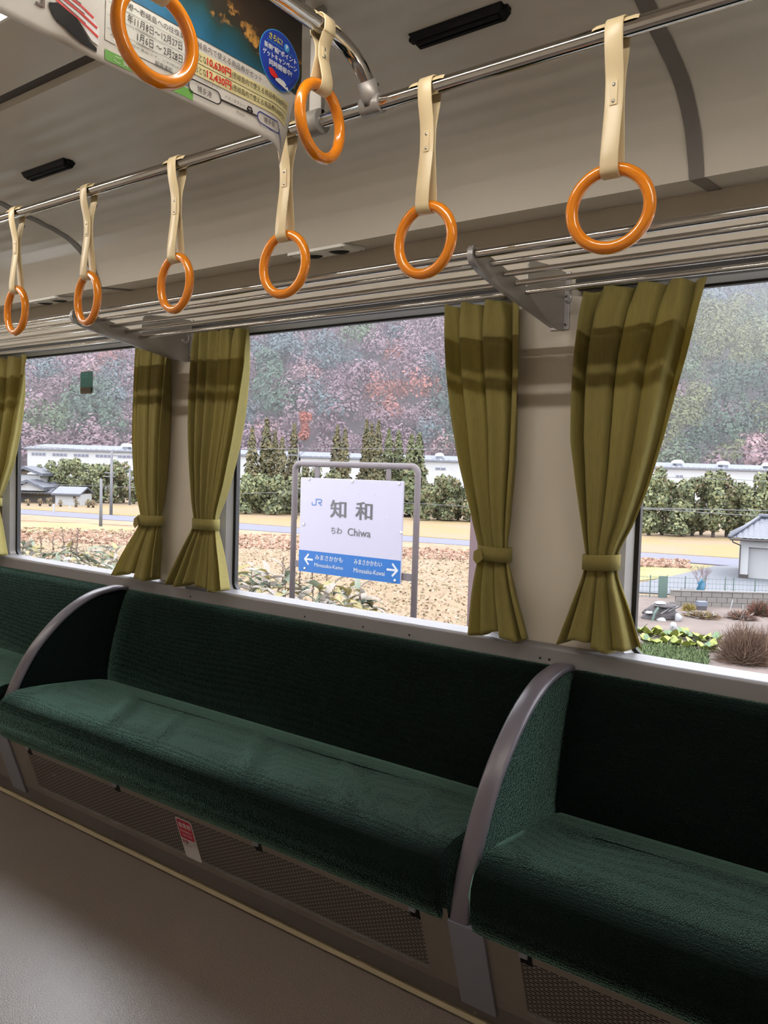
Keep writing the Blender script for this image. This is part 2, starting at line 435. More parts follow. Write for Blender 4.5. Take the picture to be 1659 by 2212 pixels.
# ceiling: cove, side panel rippled to imitate stripes of light, groove, centre panel; mirrored about the car's centre line
def ceil_profile():
    base = [(1.97, 1.867), (1.823, 1.848), (1.815, 1.872), (1.792, 1.921), (1.751, 1.963), (1.715, 1.988), (1.68, 2.004), (1.64, 2.015), (1.602, 2.023), (1.531, 2.036),
            (1.464, 2.049), (1.40, 2.060), (1.32, 2.070), (1.22, 2.078), (1.105, 2.082)]
    ys = np.array([p[0] for p in base[3:]]); zs = np.array([p[1] for p in base[3:]])
    out = base[:3]
    for y in np.arange(1.792, 1.104, -.006):
        z = np.interp(-y, -ys, zs)
        a = .0011 * min(1, max(0, (1.70 - y) / .1)) * min(1, max(0, (y - 1.12) / .1))
        out.append((y, z + a * math.cos((y - 1.2) / .062 * 2 * math.pi)))
    out.append((1.105, 2.082))
    return out
CP = ceil_profile()
def ceil_vf():
    c = CP + [(1.100, 2.112), (1.074, 2.112), (1.072, 2.094)]
    full = c + [(2 * Y_MID - y, z) for y, z in reversed(c)]
    v, f = prism_x(full, X0, X1, close=False)
    return v, f
ce = tag(obj('ceiling', ceil_vf(), M['ceil'], smooth=True), 'curved pale cream ceiling rippled to imitate soft lengthwise light bands', 'ceiling', kind='structure')
m_ = ce.modifiers.new('split', 'EDGE_SPLIT'); m_.split_angle = math.radians(35)
obj('roof_shell', join(box(X0, X1, Y_NEAR - .1, 2.10, 2.25, 2.30), box(X0, X1, 1.98, 2.10, 1.88, 2.30), box(X0, X1, Y_NEAR - .1, Y_NEAR, 1.90, 2.30)), M['cream'], ce)
for s in (0, 1):
    y0, y1 = (1.0735, 1.1015) if not s else (2 * Y_MID - 1.1015, 2 * Y_MID - 1.0735)
    obj('groove_strip', box(X0, X1, y0, y1, 2.098, 2.108), M['dark_strip'], ce)
def joint(x, w=.032):
    """rubber joint cover across the ceiling panels, follows their curve just below them"""
    c = [CP[1]] + [CP[i] for i in range(2, len(CP), 3)]
    prof = [(y - .002 if z < 1.99 else y, z - .0022) for y, z in c]
    v, f = prism_x(prof, x - w / 2, x + w / 2, close=False)
    a = obj('joint_strip', (v, f), M['ceil_grey'], ce, smooth=True)
    obj('joint_strip', box(x - w / 2, x + w / 2, 1.825, 1.968, 1.842, 1.862) if False else ([(x - w / 2, 1.8235, 1.846), (x + w / 2, 1.8235, 1.846), (x + w / 2, 1.968, 1.8645), (x - w / 2, 1.968, 1.8645)], [(0, 3, 2, 1)]), M['ceil_grey'], ce)
for x in (-.530, -2.69, -4.85): joint(x)

# fluorescent tubes along the centre panel
def lamp(x, y, label):
    t = thing('fluorescent_lamp', label, 'ceiling light', (x, y, 2.094), group='ceiling lights')
    obj('housing', box(x - .63, x + .63, y - .066, y + .066, 2.0895, 2.0945), M['white_plastic'], t)
    for sgn in (-1, 1):
        obj('cutoff_lip', box(x - .63, x + .63, y + sgn * .063 - .003, y + sgn * .063 + .003, 2.0615, 2.0895), M['white_plastic'], t)  # unseen lips added to keep direct tube light off the side ceiling
    obj('light_tube', tube([(x - .585, y, 2.068), (x + .585, y, 2.068)], .0085, 12), M['lamp'], t, smooth=True)
    for s in (-1, 1):
        obj('lamp_socket', box(x + s * .60 - .014, x + s * .60 + .014, y - .016, y + .016, 2.054, 2.0945), M['white_plastic'], t, bevel=.003)
names = ['first', 'second', 'third', 'fourth', 'fifth', 'sixth']
for i, x in enumerate((-5.6, -4.1, -2.62, -1.0, .5)):
    lamp(x, Y_MID, f'white fluorescent tube lamp along the middle of the ceiling, {names[i]} from the far end')

# =================================================================== WINDOWS
def window(i, xl, drops):
    t = thing(f'window_{i}', ['large fixed train window beyond the left curtain', 'large train window with a small green sticker', 'large middle train window framing the station sign',
                              'large train window with the garage and garden outside', 'train window outside the frame'][i - 1], 'window', (xl + WIN_W / 2, Y_PANE, WZ0), kind='structure')
    g0, g1, gz0, gz1 = xl - .011, xl + WIN_W + .011, WZ0 - .010, WZ1 + .006
    A = [(x, 1.969, z) for x, z in rrect(xl - .052, xl + WIN_W + .052, .742, 1.702, .006)]
    B0 = [(x, 1.990, z) for x, z in rrect(g0 - .014, g1 + .014, gz0 - .004, gz1 + .014, .036)]
    B = [(x, 2.012, z) for x, z in rrect(g0, g1, gz0, gz1, .034)]
    v, f = ring_between(A, B0); v2, f2 = ring_between(B0, B)
    obj('frame', join((v, f), (v2, f2)), M['alu_paint'], t)
    C = [(x, 2.011, z) for x, z in rrect(g0, g1, gz0, gz1, .034)]
    D = [(x, 2.013, z) for x, z in rrect(xl, xl + WIN_W, WZ0 - .003, WZ1, .026)]
    E_ = [(x, 2.030, z) for x, z in rrect(xl, xl + WIN_W, WZ0 - .006, WZ1, .026)]
    obj('gasket', join(ring_between(C, D), ring_between(D, E_)), M['gasket'], t)
    P = rrect(xl - .002, xl + WIN_W + .002, WZ0 - .006, WZ1 + .002, .026)
    obj('pane', ([(x, Y_PANE, z) for x, z in P], [tuple(range(len(P)))]), M['glass'], t)
    if drops:
        V, Fc = [], []
        rr = random.Random(i)
        for c in range(26):
            cx, cz = rr.uniform(xl + .05, xl + WIN_W - .05), rr.uniform(1.05, 1.6)
            for k in range(rr.randint(2, 7)):
                p = (cx + rr.gauss(0, .035), 2.0225, cz + rr.gauss(0, .02)); r = rr.uniform(.0006, .0017)
                v, f = ball(p, r, sy=.5, n=6, m=4); n = len(V); V += v; Fc += [tuple(a + n for a in q) for q in f]
        d = obj('rain_drops', (V, Fc), M['white_plastic'], t); d['kind'] = 'stuff'  # drops are solid white: their sparkle is put into the colour
    return t
for i, xl in enumerate(WIN_X): window(i + 1, xl, 0 < i < 4)

# small green notice stuck on the second window
gs = thing('window_sticker', 'small scuffed green notice stuck high on the far window', 'sticker', tuple(at_y(186, 850, 2.017)))
def onpane(u, v): return (u, 2.0172, v)
a, b = at_y(173, 803, 2.017), at_y(200, 850, 2.017)
flat('backing', rrect(a[0], b[0], b[2], a[2], .010), lambda u, v: (u, 2.0182, v), M['sticker_tan'], gs)
flat('green_field', rrect(a[0] + .004, b[0] - .002, b[2] + .028, a[2] - .003, .008), onpane, M['sticker_green'], gs)
flat('green_field', [(b[0] - .012, b[2] + .006), (b[0] - .003, b[2] + .008), (b[0] - .003, b[2] + .03), (b[0] - .016, b[2] + .03)], onpane, M['sticker_green'], gs)
strokes('faded_print', [[(a[0] + .012 + .010 * k, a[2] - .012), (a[0] + .018 + .010 * k, a[2] - .012)] for k in range(5)] + [[(a[0] + .012 + .010 * k, a[2] - .023), (a[0] + .019 + .010 * k, a[2] - .023)] for k in range(5)], .006, lambda u, v: (u, 2.0165, v), M['sticker_faded'], gs)

# =================================================================== BENCHES
SEAT = [(1.842, .374), (1.80, .386), (1.70, .398), (1.60, .407), (1.52, .413), (1.475, .413), (1.440, .405), (1.417, .388), (1.405, .360), (1.403, .325), (1.408, .288), (1.420, .262), (1.438, .249), (1.50, .245), (1.842, .245)]
def cushion_vf(x0, x1, creases):
    prof = []
    for (a, b) in zip(SEAT[:-1], SEAT[1:]):
        n = max(1, int(np.hypot(b[0] - a[0], b[1] - a[1]) / .018))
        for k in range(n): prof.append((a[0] + (b[0] - a[0]) * k / n, a[1] + (b[1] - a[1]) * k / n))
    prof.append(SEAT[-1]); prof = np.array(prof)
    nx = int((x1 - x0) / .016); V, Fc = [], []; m = len(prof)
    for i in range(nx + 1):
        x = x0 + (x1 - x0) * i / nx
        e = min(x - x0, x1 - x); rr = .022
        ins = rr - math.sqrt(max(0, rr * rr - max(0, rr - e) ** 2)) if e < rr else 0
        for (y, z) in prof:
            cy, cz = 1.62, .33
            yy = y - math.copysign(min(abs(y - cy), ins), y - cy); zz = z - math.copysign(min(abs(z - cz), ins), z - cz)
            if z > .37 and y < 1.80:
                w = min(1, max(0, (1.80 - y) / .05)) * min(1, max(0, (y - 1.405) / .03))
                # two-level top: slightly higher strip by the backrest, worn hollow in front of a seam
                zz -= .006 * max(0, min(1, (1.725 - y) / .012)) * w * (1 if e > .12 else e / .12)
                for (xc, amp, wid, sl) in creases:
                    t = (x - xc - sl * (1.62 - y)) / wid
                    zz += w * min(1, max(0, (y - 1.455) / .07)) * amp * .75 * (math.exp(-t * t * 1.6) - .6 * math.exp(-(t - 1.5) ** 2 / 1.2)) * min(1, max(.25, (1.76 - y) / .12))
                zz += w * .0025 * math.sin(x * 9.0 + 2) * math.sin(y * 14)
            V.append((x, yy, zz))
    for i in range(nx):
        for k in range(m):
            l = (k + 1) % m; Fc.append((i * m + k, i * m + l, (i + 1) * m + l, (i + 1) * m + k))
    Fc += [tuple(range(m - 1, -1, -1)), tuple(range(nx * m, (nx + 1) * m))]
    return V, Fc
def backrest_vf(x0, x1):
    prof = [(1.842, .30), (1.836, .40), (1.846, .46), (1.864, .54), (1.886, .62), (1.907, .684), (1.918, .704), (1.932, .710), (1.955, .706), (1.955, .30)]
    nx = 40; V = []; m = len(prof)
    for i in range(nx + 1):
        x = x0 + (x1 - x0) * i / nx; e = min(x - x0, x1 - x); ins = .008 * max(0, 1 - e / .03) ** 2
        for k, (y, z) in enumerate(prof): V.append((x, y + ins + .002 * math.sin(x * 7 + z * 9), z))
    Fc = [(i * m + k, i * m + (k + 1) % m, (i + 1) * m + (k + 1) % m, (i + 1) * m + k) for i in range(nx) for k in range(m)]
    Fc += [tuple(range(m - 1, -1, -1)), tuple(range(nx * m, (nx + 1) * m))]
    return V, Fc
def bench(x0, x1, label, creases):
    t = thing('bench_seat', label, 'bench', ((x0 + x1) / 2, 1.62, .245), group='green benches under the windows')
    c = obj('cushion', cushion_vf(x0, x1, creases), M['moquette'], t, smooth=True)
    s = c.modifiers.new('split', 'EDGE_SPLIT'); s.split_angle = math.radians(50)
    b = obj('backrest', backrest_vf(x0, x1), M['moquette'], t, smooth=True)
    s = b.modifiers.new('split', 'EDGE_SPLIT'); s.split_angle = math.radians(60)
    for (xs, xe) in ((x0 + .13, x1 - .13),):
        obj('seam_piping', tube([(x, 1.722, .3925 + .001 * math.sin(x * 9)) for x in np.linspace(xs, xe, 30)], .0022, 6), M['moquette'], t, smooth=True)
DIV = [-.829, -2.665, -4.50]        # centres of the seat dividers
bench(DIV[1] + .026, DIV[0] - .026, 'long dark green plush bench between the two curved dividers', [(-2.22, .010, .035, .9), (-1.98, .006, .02, .8), (-1.62, .011, .03, .9), (-1.28, .010, .03, .9), (-1.05, .006, .02, .7)])
bench(DIV[0] + .026, .98, 'dark green plush bench right of the nearer divider', [(-.2, .006, .04, .8), (.3, .006, .04, .8)])
bench(DIV[2] + .026, DIV[1] - .026, 'dark green plush bench beyond the farther divider', [(-3.1, .008, .03, .9), (-3.6, .008, .03, .9)])

OUT = [(1.945, .702), (1.90, .7015), (1.86, .722 - .004), (1.815, .713), (1.77, .699), (1.722, .677), (1.676, .649), (1.638, .619), (1.602, .586), (1.570, .553), (1.543, .520), (1.519, .483), (1.498, .446), (1.472, .393), (1.452, .343), (1.440, .300), (1.434, .262)]
OUT[0] = (1.945, .714); OUT[1] = (1.90, .7235)
def divider(x, label):
    t = thing('seat_divider', label, 'seat divider', (x, 1.60, .045), group='curved dividers between the benches')
    inner = [(y + .010, z - .012) for y, z in OUT]
    body = [(1.945, .25)] + inner + [(1.46, .25)]
    body = [(min(y, 1.945), z) for y, z in body]
    v, f = prism_x(body, x - .017, x + .017)
    obj('padded_panel', (v, f), M['moquette'], t, bevel=.006)
    # cap strip that follows the curve: flat band with rounded edges
    sec = [(-.024, -.006), (-.022, .001), (-.016, .004), (.016, .004), (.022, .001), (.024, -.006), (.022, -.012), (-.022, -.012)]
    P = np.array(OUT); V, Fc = [], []; m = len(sec)
    dense = []
    for i in range(len(P) - 1):
        for k in range(3): dense.append(P[i] + (P[i + 1] - P[i]) * k / 3)
    dense.append(P[-1]); P = np.array(dense)
    for _ in range(3): P[1:-1] = (P[:-2] + 2 * P[1:-1] + P[2:]) / 4
    for i in range(len(P)):
        tg = P[min(i + 1, len(P) - 1)] - P[max(i - 1, 0)]; tg /= np.linalg.norm(tg); n = np.array([tg[1], -tg[0]])
        if n[1] < 0 and n[0] > 0: n = -n
        if n @ np.array([-1, 1]) < 0: n = -n
        for (dx, h) in sec: V.append((x + dx, P[i][0] + n[0] * h, P[i][1] + n[1] * h))
    for i in range(len(P) - 1):
        for k in range(m): Fc.append((i * m + k, i * m + (k + 1) % m, (i + 1) * m + (k + 1) % m, (i + 1) * m + k))
    Fc += [tuple(range(m - 1, -1, -1)), tuple(range((len(P) - 1) * m, len(P) * m))]
    o = obj('cap_strip', (V, Fc), M['cap'], t, smooth=True); o['label'] = 'smooth grey lilac cap'
    s = o.modifiers.new('split', 'EDGE_SPLIT'); s.split_angle = math.radians(50)
    # pale foot panel between the heater grilles
    q = [(1.430 - .0035, .262), (1.503 - .0035, .046), (1.53, .046), (1.50, .262)]
    obj('foot_panel', prism_x(q, x + .019 - .043, x + .019 + .043), M['panel_grey'], t, bevel=.001)
divider(DIV[0], 'nearer curved seat divider with grey lilac cap and green padded side')
divider(DIV[1], 'farther curved seat divider with grey lilac cap, left of the long bench')
divider(DIV[2], 'curved seat divider beyond the left edge of the picture')

# heater grilles: sheet with real slots over a dark box
KP = .075 / .22
def panel_pt(x, z, off=0.0): return (x, 1.43 + (.27 - z) * KP - off, z)
def heater(x0, x1, slots, latches, label):
    t = thing('heater_panel', label, 'heater panel', ((x0 + x1) / 2, 1.5, .07), group='heater panels under the benches')
    V, Fc = [], []
    def q(xa, xb, za, zb):
        k = len(V); V.extend([panel_pt(xa, za), panel_pt(xb, za), panel_pt(xb, zb), panel_pt(xa, zb)]); Fc.append((k, k + 1, k + 2, k + 3))
    s0, s1 = slots; zt, zb = .232, .088
    q(x0, x1, zt, .285); q(x0, x1, .070, zb); q(x0, s0, zb, zt); q(s1, x1, zb, zt)
    rows = 27; hz = (zt - zb) / rows; pitch = .0215; slot = .0165
    for r in range(rows):
        za = zb + r * hz; zm = za + hz * .52
        q(s0, s1, za, zm)
        x = s0 - (pitch / 2 if r % 2 else 0) ; first = True
        edge = s0
        while x < s1:
            a, b = max(x, s0), min(x + slot, s1)
            if b > a:
                if a > edge: q(edge, a, zm, za + hz)
                edge = b
            x += pitch
        if edge < s1: q(edge, s1, zm, za + hz)
    obj('grille_sheet', (V, Fc), M['panel_brown'], t)
    bx = [(1.450, .26), (1.505, .085), (1.512, .085), (1.458, .26)]
    obj('dark_backing', prism_x([(y + .006, z) for y, z in bx], x0 + .005, x1 - .005), M['inside_dark'], t)
    for xl in latches:
        a = panel_pt(xl - .012, .262, .001); 
        obj('latch_hole', ([panel_pt(xl - .012, .227, .0008), panel_pt(xl + .015, .227, .0008), panel_pt(xl + .015, .252, .0008), panel_pt(xl - .012, .252, .0008)], [(0, 1, 2, 3)]), M['black'], t)
        k = panel_pt(xl, .249, .004)
        obj('latch_tab', box(k[0] - .011, k[0] + .007, k[1] - .002, k[1] + .003, .243, .253), M['panel_grey'], t, bevel=.001)
    return t
heater(DIV[1] + .062, DIV[0] - .024, (-2.50, -.93), [-2.484, -2.008, -1.423, -.944], 'long taupe slotted heater panel under the middle bench')
heater(DIV[0] + .062, 1.0, (-.69, .80), [-.677, -.10, .40], 'taupe slotted heater panel under the bench right of the nearer divider')
heater(DIV[2] + .062, DIV[1] - .024, (-4.32, -2.78), [-2.80, -3.3, -3.9], 'taupe slotted heater panel under the bench beyond the farther divider')

# emergency notice on the long panel
st = thing('emergency_sticker', 'red and white emergency ladder notice stuck on the slotted heater panel', 'sticker', panel_pt(-1.7185, .095))
def on_panel(u, v, o=.0016): return panel_pt(u, v, o)
sx0, sx1, sz0, sz1 = -1.752, -1.685, .093, .224
flat('backing', rrect(sx0, sx1, sz0, sz1, .008), lambda u, v: on_panel(u, v, .0010), M['sticker_white'], st)
flat('red_field', rrect(sx0 + .004, sx1 - .004, .158, sz1 - .004, .006), lambda u, v: on_panel(u, v, .0014), M['sticker_red'], st)
letters('lettering', '非常用', lambda u, v: on_panel(u, v, .0018), sx0 + .009, sx1 - .009, .194, .211, M['ink_white'], st, bold=.02)
letters('lettering', 'Emergency', lambda u, v: on_panel(u, v, .0018), sx0 + .011, sx1 - .011, .178, .188, M['ink_white'], st)
letters('lettering', 'Use Only', lambda u, v: on_panel(u, v, .0018), sx0 + .016, sx1 - .012, .165, .175, M['ink_white'], st)
letters('lettering', '非常', lambda u, v: on_panel(u, v, .0018), sx0 + .006, sx0 + .030, .143, .155, M['sticker_red'], st, bold=.02)
letters('lettering', 'ハシゴ', lambda u, v: on_panel(u, v, .0018), sx0 + .031, sx1 - .004, .143, .155, M['ink_grey'], st)
strokes('fine_print', [[(sx0 + .008, z), (sx0 + .042, z)] for z in (.139, .136)], .0009, lambda u, v: on_panel(u, v, .0018), M['ink_grey'], st)

# =================================================================== LUGGAGE RACK
rk = thing('luggage_rack', 'polished steel luggage rack of parallel rods above the windows', 'luggage rack', (-1.5, 1.97, 1.575))
RODS = [(1.507, 1.662, .0100), (1.575, 1.656, .0068), (1.632, 1.646, .0068), (1.689, 1.637, .0068), (1.746, 1.628, .0068)]
for (y, z, r) in RODS:
    obj('rod', tube([(X0 + .02, y, z), (X1 - .02, y, z)], r, 14), M['chrome'], rk, smooth=True)
BR = [(1.489, 1.672), (1.493, 1.677), (1.508, 1.679), (1.60, 1.668), (1.75, 1.642), (1.756, 1.692), (1.766, 1.704), (1.795, 1.711), (1.87, 1.719), (1.968, 1.721), (1.968, 1.572), (1.952, 1.570), (1.905, 1.571), (1.76, 1.592), (1.626, 1.611), (1.53, 1.629), (1.494, 1.643), (1.487, 1.656)]
for x in [-.890 + PITCH * k for k in (-3, -2, -1, 0, 1)]:
    b = obj('bracket', prism_x(BR, x - .0025, x + .0025), M['steel'], rk, bevel=.001)
    low = BR[9:][2:] + [BR[0], BR[1]]
    # rolled lower lip and the wall flange with two screws are pieces of the bracket
    lip = [(x, y, z) for y, z in [(1.905, 1.571), (1.76, 1.592), (1.626, 1.611), (1.53, 1.629), (1.494, 1.643), (1.487, 1.656), (1.489, 1.672), (1.497, 1.6785), (1.508, 1.680)]]
    V, Fc = [], []
    for (xx, yy, zz) in lip: V += [(xx - .0065, yy - .0015, zz - .0012), (xx + .0065, yy - .0015, zz - .0012)]
    for i in range(len(lip) - 1): Fc.append((2 * i, 2 * i + 1, 2 * i + 3, 2 * i + 2))
    lp = obj('rolled_lip', (V, Fc), M['alu'], b, smooth=True); lp.location = (0, 0, 0)
    fl = obj('wall_flange', box(x - .002, x + .016, 1.9635, 1.9695, 1.575, 1.722), M['alu'], b, bevel=.001); fl.location = (0, 0, 0)
    f2 = obj('wall_flange', box(x - .036, x - .002, 1.9635, 1.9695, 1.575, 1.592), M['alu'], b, bevel=.001); f2.location = (0, 0, 0)
    for z in (1.587, 1.659):
        s = obj('screw', ball((x + .008, 1.9632, z), .0052, sy=.55, n=10, m=5), M['steel'], b, smooth=True); s.location = (0, 0, 0)
        s = obj('screw_recess', ball((x + .008, 1.9606, z), .0022, sy=.4, n=6, m=4), M['black'], b); s.location = (0, 0, 0)

# =================================================================== HANDRAIL, CROSSBAR, HANGER
RY, RZ, RR = 1.20, 1.866, .0125
hr = thing('overhead_handrail', 'polished steel overhead handrail with a curved crossbar joining it', 'handrail', (-1.0, RY, RZ))
obj('rail', tube([(X0 + .02, RY, RZ), (X1 - .02, RY, RZ)], RR, 18), M['chrome'], hr, smooth=True)
YO = 2 * Y_MID - RY
obj('rail', tube([(X0 + .02, YO, RZ), (X1 - .02, YO, RZ)], RR, 18), M['chrome'], hr, smooth=True)
XT = -.936
half = [(1.2, 1.866), (1.192, 1.884), (1.179, 1.902), (1.162, 1.918), (1.14, 1.931), (1.112, 1.939), (1.08, 1.9425), (1.04, 1.943), (.93, 1.943), (.87, 1.943), (.80, 1.943)]
path = [(XT, y, z) for y, z in half] + [(XT, 2 * Y_MID - y, z) for y, z in reversed(half[:-1])]
obj('crossbar', tube(path, .0140, 18), M['chrome'], hr, smooth=True)
co = obj('joint_collar', tube([(XT - .022, RY, RZ), (XT + .022, RY, RZ)], .0175, 20), M['steel'], hr, smooth=True, bevel=.002)
a, b_ = np.array(path[0]), np.array(path[3])
c2 = obj('joint_collar', tube([a, a + (np.array(path[1]) - a) * .9, np.array(path[2])], [.0185, .0185, .0172], 20), M['steel'], hr, smooth=True)
for (dx, dy, dz) in ((.006, -.0185, .012), (.0, -.0175, -.004), (.012, -.002, .034)):
    obj('screw', ball((XT + dx, RY + dy, RZ + dz), .0028, n=8, m=5), M['gasket'], hr)
for x in (-1.072, -4.2, 1.3):
    obj('hanger', join(box(x - .0155, x + .0155, RY - .006, RY + .006, RZ + .01, 2.080)), M['hanger'], hr, bevel=.002)
    obj('hanger_eye', tube([(x - .0155, RY, RZ), (x + .0155, RY, RZ)], .0235, 24), M['hanger'], hr, smooth=True, bevel=.002)

# =================================================================== HAND STRAPS
def make_strap(label, drop, yaw, group, ring_yaw=0.0, sway=0.0):
    """loop over a bar running along local x through the origin; ring centre hangs `drop` below"""
    t = thing('hand_strap', label, 'hand strap', (0, 0, 0), yaw, group)
    RO, TR = .0682, .0097
    ztop = -drop + RO - TR
    h = -ztop
    k = h / .2025
    side = [(.0158, .002), (.0156, -.012), (.0125, -.032 * k), (.0062, -.058 * k), (.0038, -.075 * k), (.0034, -.105 * k), (.0055, -.125 * k), (.0100, -.160 * k), (.0128, -.186 * k), (.0128, ztop)]
    def smooth_path(P, n=5):
        P = np.array(P); out = []
        for i in range(len(P) - 1):
            p0, p1, p2, p3 = P[max(i - 1, 0)], P[i], P[i + 1], P[min(i + 2, len(P) - 1)]
            for j in range(n):
                s = j / n
                out.append(.5 * ((2 * p1) + (-p0 + p2) * s + (2 * p0 - 5 * p1 + 4 * p2 - p3) * s * s + (-p0 + 3 * p1 - 3 * p2 + p3) * s ** 3))
        out.append(P[-1]); return [tuple(q) for q in out]
    S = smooth_path(side)
    top = [(.0158 * math.cos(a), .002 + .0158 * math.sin(a)) for a in np.linspace(math.pi, 0, 12)][1:-1]
    bot = [(.0128 * math.cos(a), ztop + .0128 * math.sin(a)) for a in np.linspace(0, -math.pi, 12)][1:-1]
    loop = [(-y, z) for y, z in reversed(S)] + top + S + bot
    n = len(loop); W, T = .0145, .0024
    V, Fc = [], []
    L = np.array(loop)
    for i in range(n):
        tg = L[(i + 1) % n] - L[i - 1]; tg /= np.linalg.norm(tg) + 1e-9; nn = np.array([tg[1], -tg[0]])
        c = np.array([0, (L[:, 1].mean())])
        for (dx, off) in ((-W, 0), (-W * .9, T / 2), (W * .9, T / 2), (W, 0), (W * .9, -T / 2), (-W * .9, -T / 2)):
            p = L[i] + nn * off; V.append((dx, p[0], p[1]))
    for i in range(n):
        j = (i + 1) % n
        for q in range(6): Fc.append((i * 6 + q, i * 6 + (q + 1) % 6, j * 6 + (q + 1) % 6, j * 6 + q))
    obj('strap_band', (V, Fc), M['strap'], t, smooth=True, local=True)
    # saddle clip on the bar
    V, Fc = [], []
    for xx in (-.036, -.030, .030, .036):
        for ang in np.linspace(-35, 165, 13):
            a = math.radians(ang); r = .0148 if abs(xx) < .033 else .0132
            V.append((xx, r * math.cos(a), r * math.sin(a)))
    for i in range(3):
        for q in range(12): Fc.append((i * 13 + q, i * 13 + q + 1, (i + 1) * 13 + q + 1, (i + 1) * 13 + q))
    obj('saddle_clip', (V, Fc), M['strap'], t, local=True)
    obj('strap_back_shade', box(-W * .7, W * .7, .0155, .0172, -.034 * k, -.006), M['strap_shade'], t, local=True)  # brown slab paints the shade on the strap's back
    for zr in (-.080 * k, -.104 * k):
        for s in (-1, 1):
            obj('rivet', ball((0, s * .0053, zr), .0034, sy=.6, n=8, m=5), M['chrome'], t, smooth=True, local=True)
    obj('rivet_pad', box(-.0062, .0062, -.0062, -.0045, -.110 * k, -.074 * k), M['strap'], t, local=True, bevel=.002)
    rc = math.cos(ring_yaw), math.sin(ring_yaw)
    ringpath = []
    for a in np.linspace(0, 2 * math.pi, 48, endpoint=False):
        u, w = (RO - TR) * math.sin(a), (RO - TR) * math.cos(a)
        ringpath.append((u * rc[0], u * rc[1], -drop + w))
    obj('grip_ring', tube(ringpath, TR, 14, closed=True), M['orange'], t, smooth=True, local=True)
    return t
rail_x = [-.475, -.811, -1.149, -1.484, -1.819, -2.151]
ryaw = [8, -4, -1, -7, -10, -7]
desc = ['rightmost of the hand straps along the window rail, with the largest orange ring', 'cream hand strap with orange ring just right of the hanging poster rail joint',
        'cream hand strap on the window rail half hidden by the hanging poster corner', 'cream hand strap with orange ring, third from the left along the window rail',
        'cream hand strap with orange ring, second from the left along the window rail', 'leftmost cream hand strap with the smallest orange ring']
for x, yw, d in zip(rail_x, ryaw, desc):
    s = make_strap(d, .261, 0, 'hand straps on the window rail', math.radians(yw)); s.location = (x, RY, RZ)
s = make_strap('short cream hand strap with orange ring hanging from the crossbar near its bend', .156, math.radians(90), 'hand straps on the crossbar', math.radians(6)); s.location = (XT, 1.058, 1.943)
s = make_strap('short hand strap in front of the poster, orange ring cut by the top edge', .163, math.radians(90), 'hand straps on the crossbar', math.radians(-4)); s.location = (XT, .718, 1.943)

# =================================================================== CEILING FITTINGS
def ceil_z(y):
    P = sorted(CP[3:]); return float(np.interp(y, [p[0] for p in P], [p[1] for p in P]))
for (x0, x1, d) in ((-.965, -.757, 'black slotted air vent in the ceiling above the crossbar joint'), (-2.39, -2.165, 'black slotted air vent in the ceiling above the left hand straps')):
    ya, yb = 1.345, 1.385; za, zb = ceil_z(ya), ceil_z(yb); xm = (x0 + x1) / 2
    t = thing('ceiling_vent', d, 'air vent', (xm, 1.365, za), group='black ceiling vents')
    n = 4
    V = [(x0, ya, za - .001), (x1, ya, za - .001), (x1, yb, zb - .001), (x0, yb, zb - .001), (x0 + .008, ya + .006, za - .016), (x1 - .008, ya + .006, za - .016), (x1 - .008, yb - .006, zb - .016), (x0 + .008, yb - .006, zb - .016)]
    obj('vent_body', (V, [(4, 5, 6, 7), (0, 1, 5, 4), (1, 2, 6, 5), (2, 3, 7, 6), (3, 0, 4, 7)]), M['black'], t)
    for yy in (1.355, 1.368):
        obj('slat', box(x0 + .012, x1 - .012, yy, yy + .007, za - .021, za - .014), M['black'], t, bevel=.001)
    obj('end_lug', box(x0 - .006, x0 + .006, 1.357, 1.373, za - .009, za - .002), M['black'], t)
    obj('end_lug', box(x1 - .006, x1 + .006, 1.357, 1.373, za - .009, za - .002), M['black'], t)
def under(y, o=0.0): return 1.848 + (y - 1.823) * (1.867 - 1.848) / .147 - o
for (x0, x1, d) in ((-1.735, -1.512, 'white plate with two black round air nozzles above the middle window'), (-3.20, -2.975, 'white plate with two black round air nozzles above the left window')):
    t = thing('air_outlet', d, 'air outlet', ((x0 + x1) / 2, 1.87, under(1.87)), group='air outlets under the ceiling cove')
    poly = rrect(x0, x1, 1.818, 1.93, .012)
    n = len(poly)
    V = [(u, v, under(v, .001)) for u, v in poly] + [(u, v, under(v, .009)) for u, v in poly]
    obj('plate', (V, [(i, (i + 1) % n, n + (i + 1) % n, n + i) for i in range(n)] + [tuple(range(n, 2 * n))]), M['white_plastic'], t)
    for s in (-.052, .052):
        cx, cy = (x0 + x1) / 2 + s, 1.872
        obj('nozzle', ball((cx, cy, under(cy, .007)), .034, sz=.28, n=18, m=8), M['black'], t, smooth=True)
        obj('nozzle_ring', tube([(cx + .036 * math.cos(a), cy + .036 * math.sin(a), under(cy + .036 * math.sin(a), .010)) for a in np.linspace(0, 2 * math.pi, 24, endpoint=False)], .0035, 8, closed=True), M['white_plastic'], t, smooth=True)
    for u in (x0 + .012, x1 - .012):
        for v in (1.83, 1.918): obj('screw', ball((u, v, under(v, .0095)), .0032, n=6, m=4), M['steel'], t)

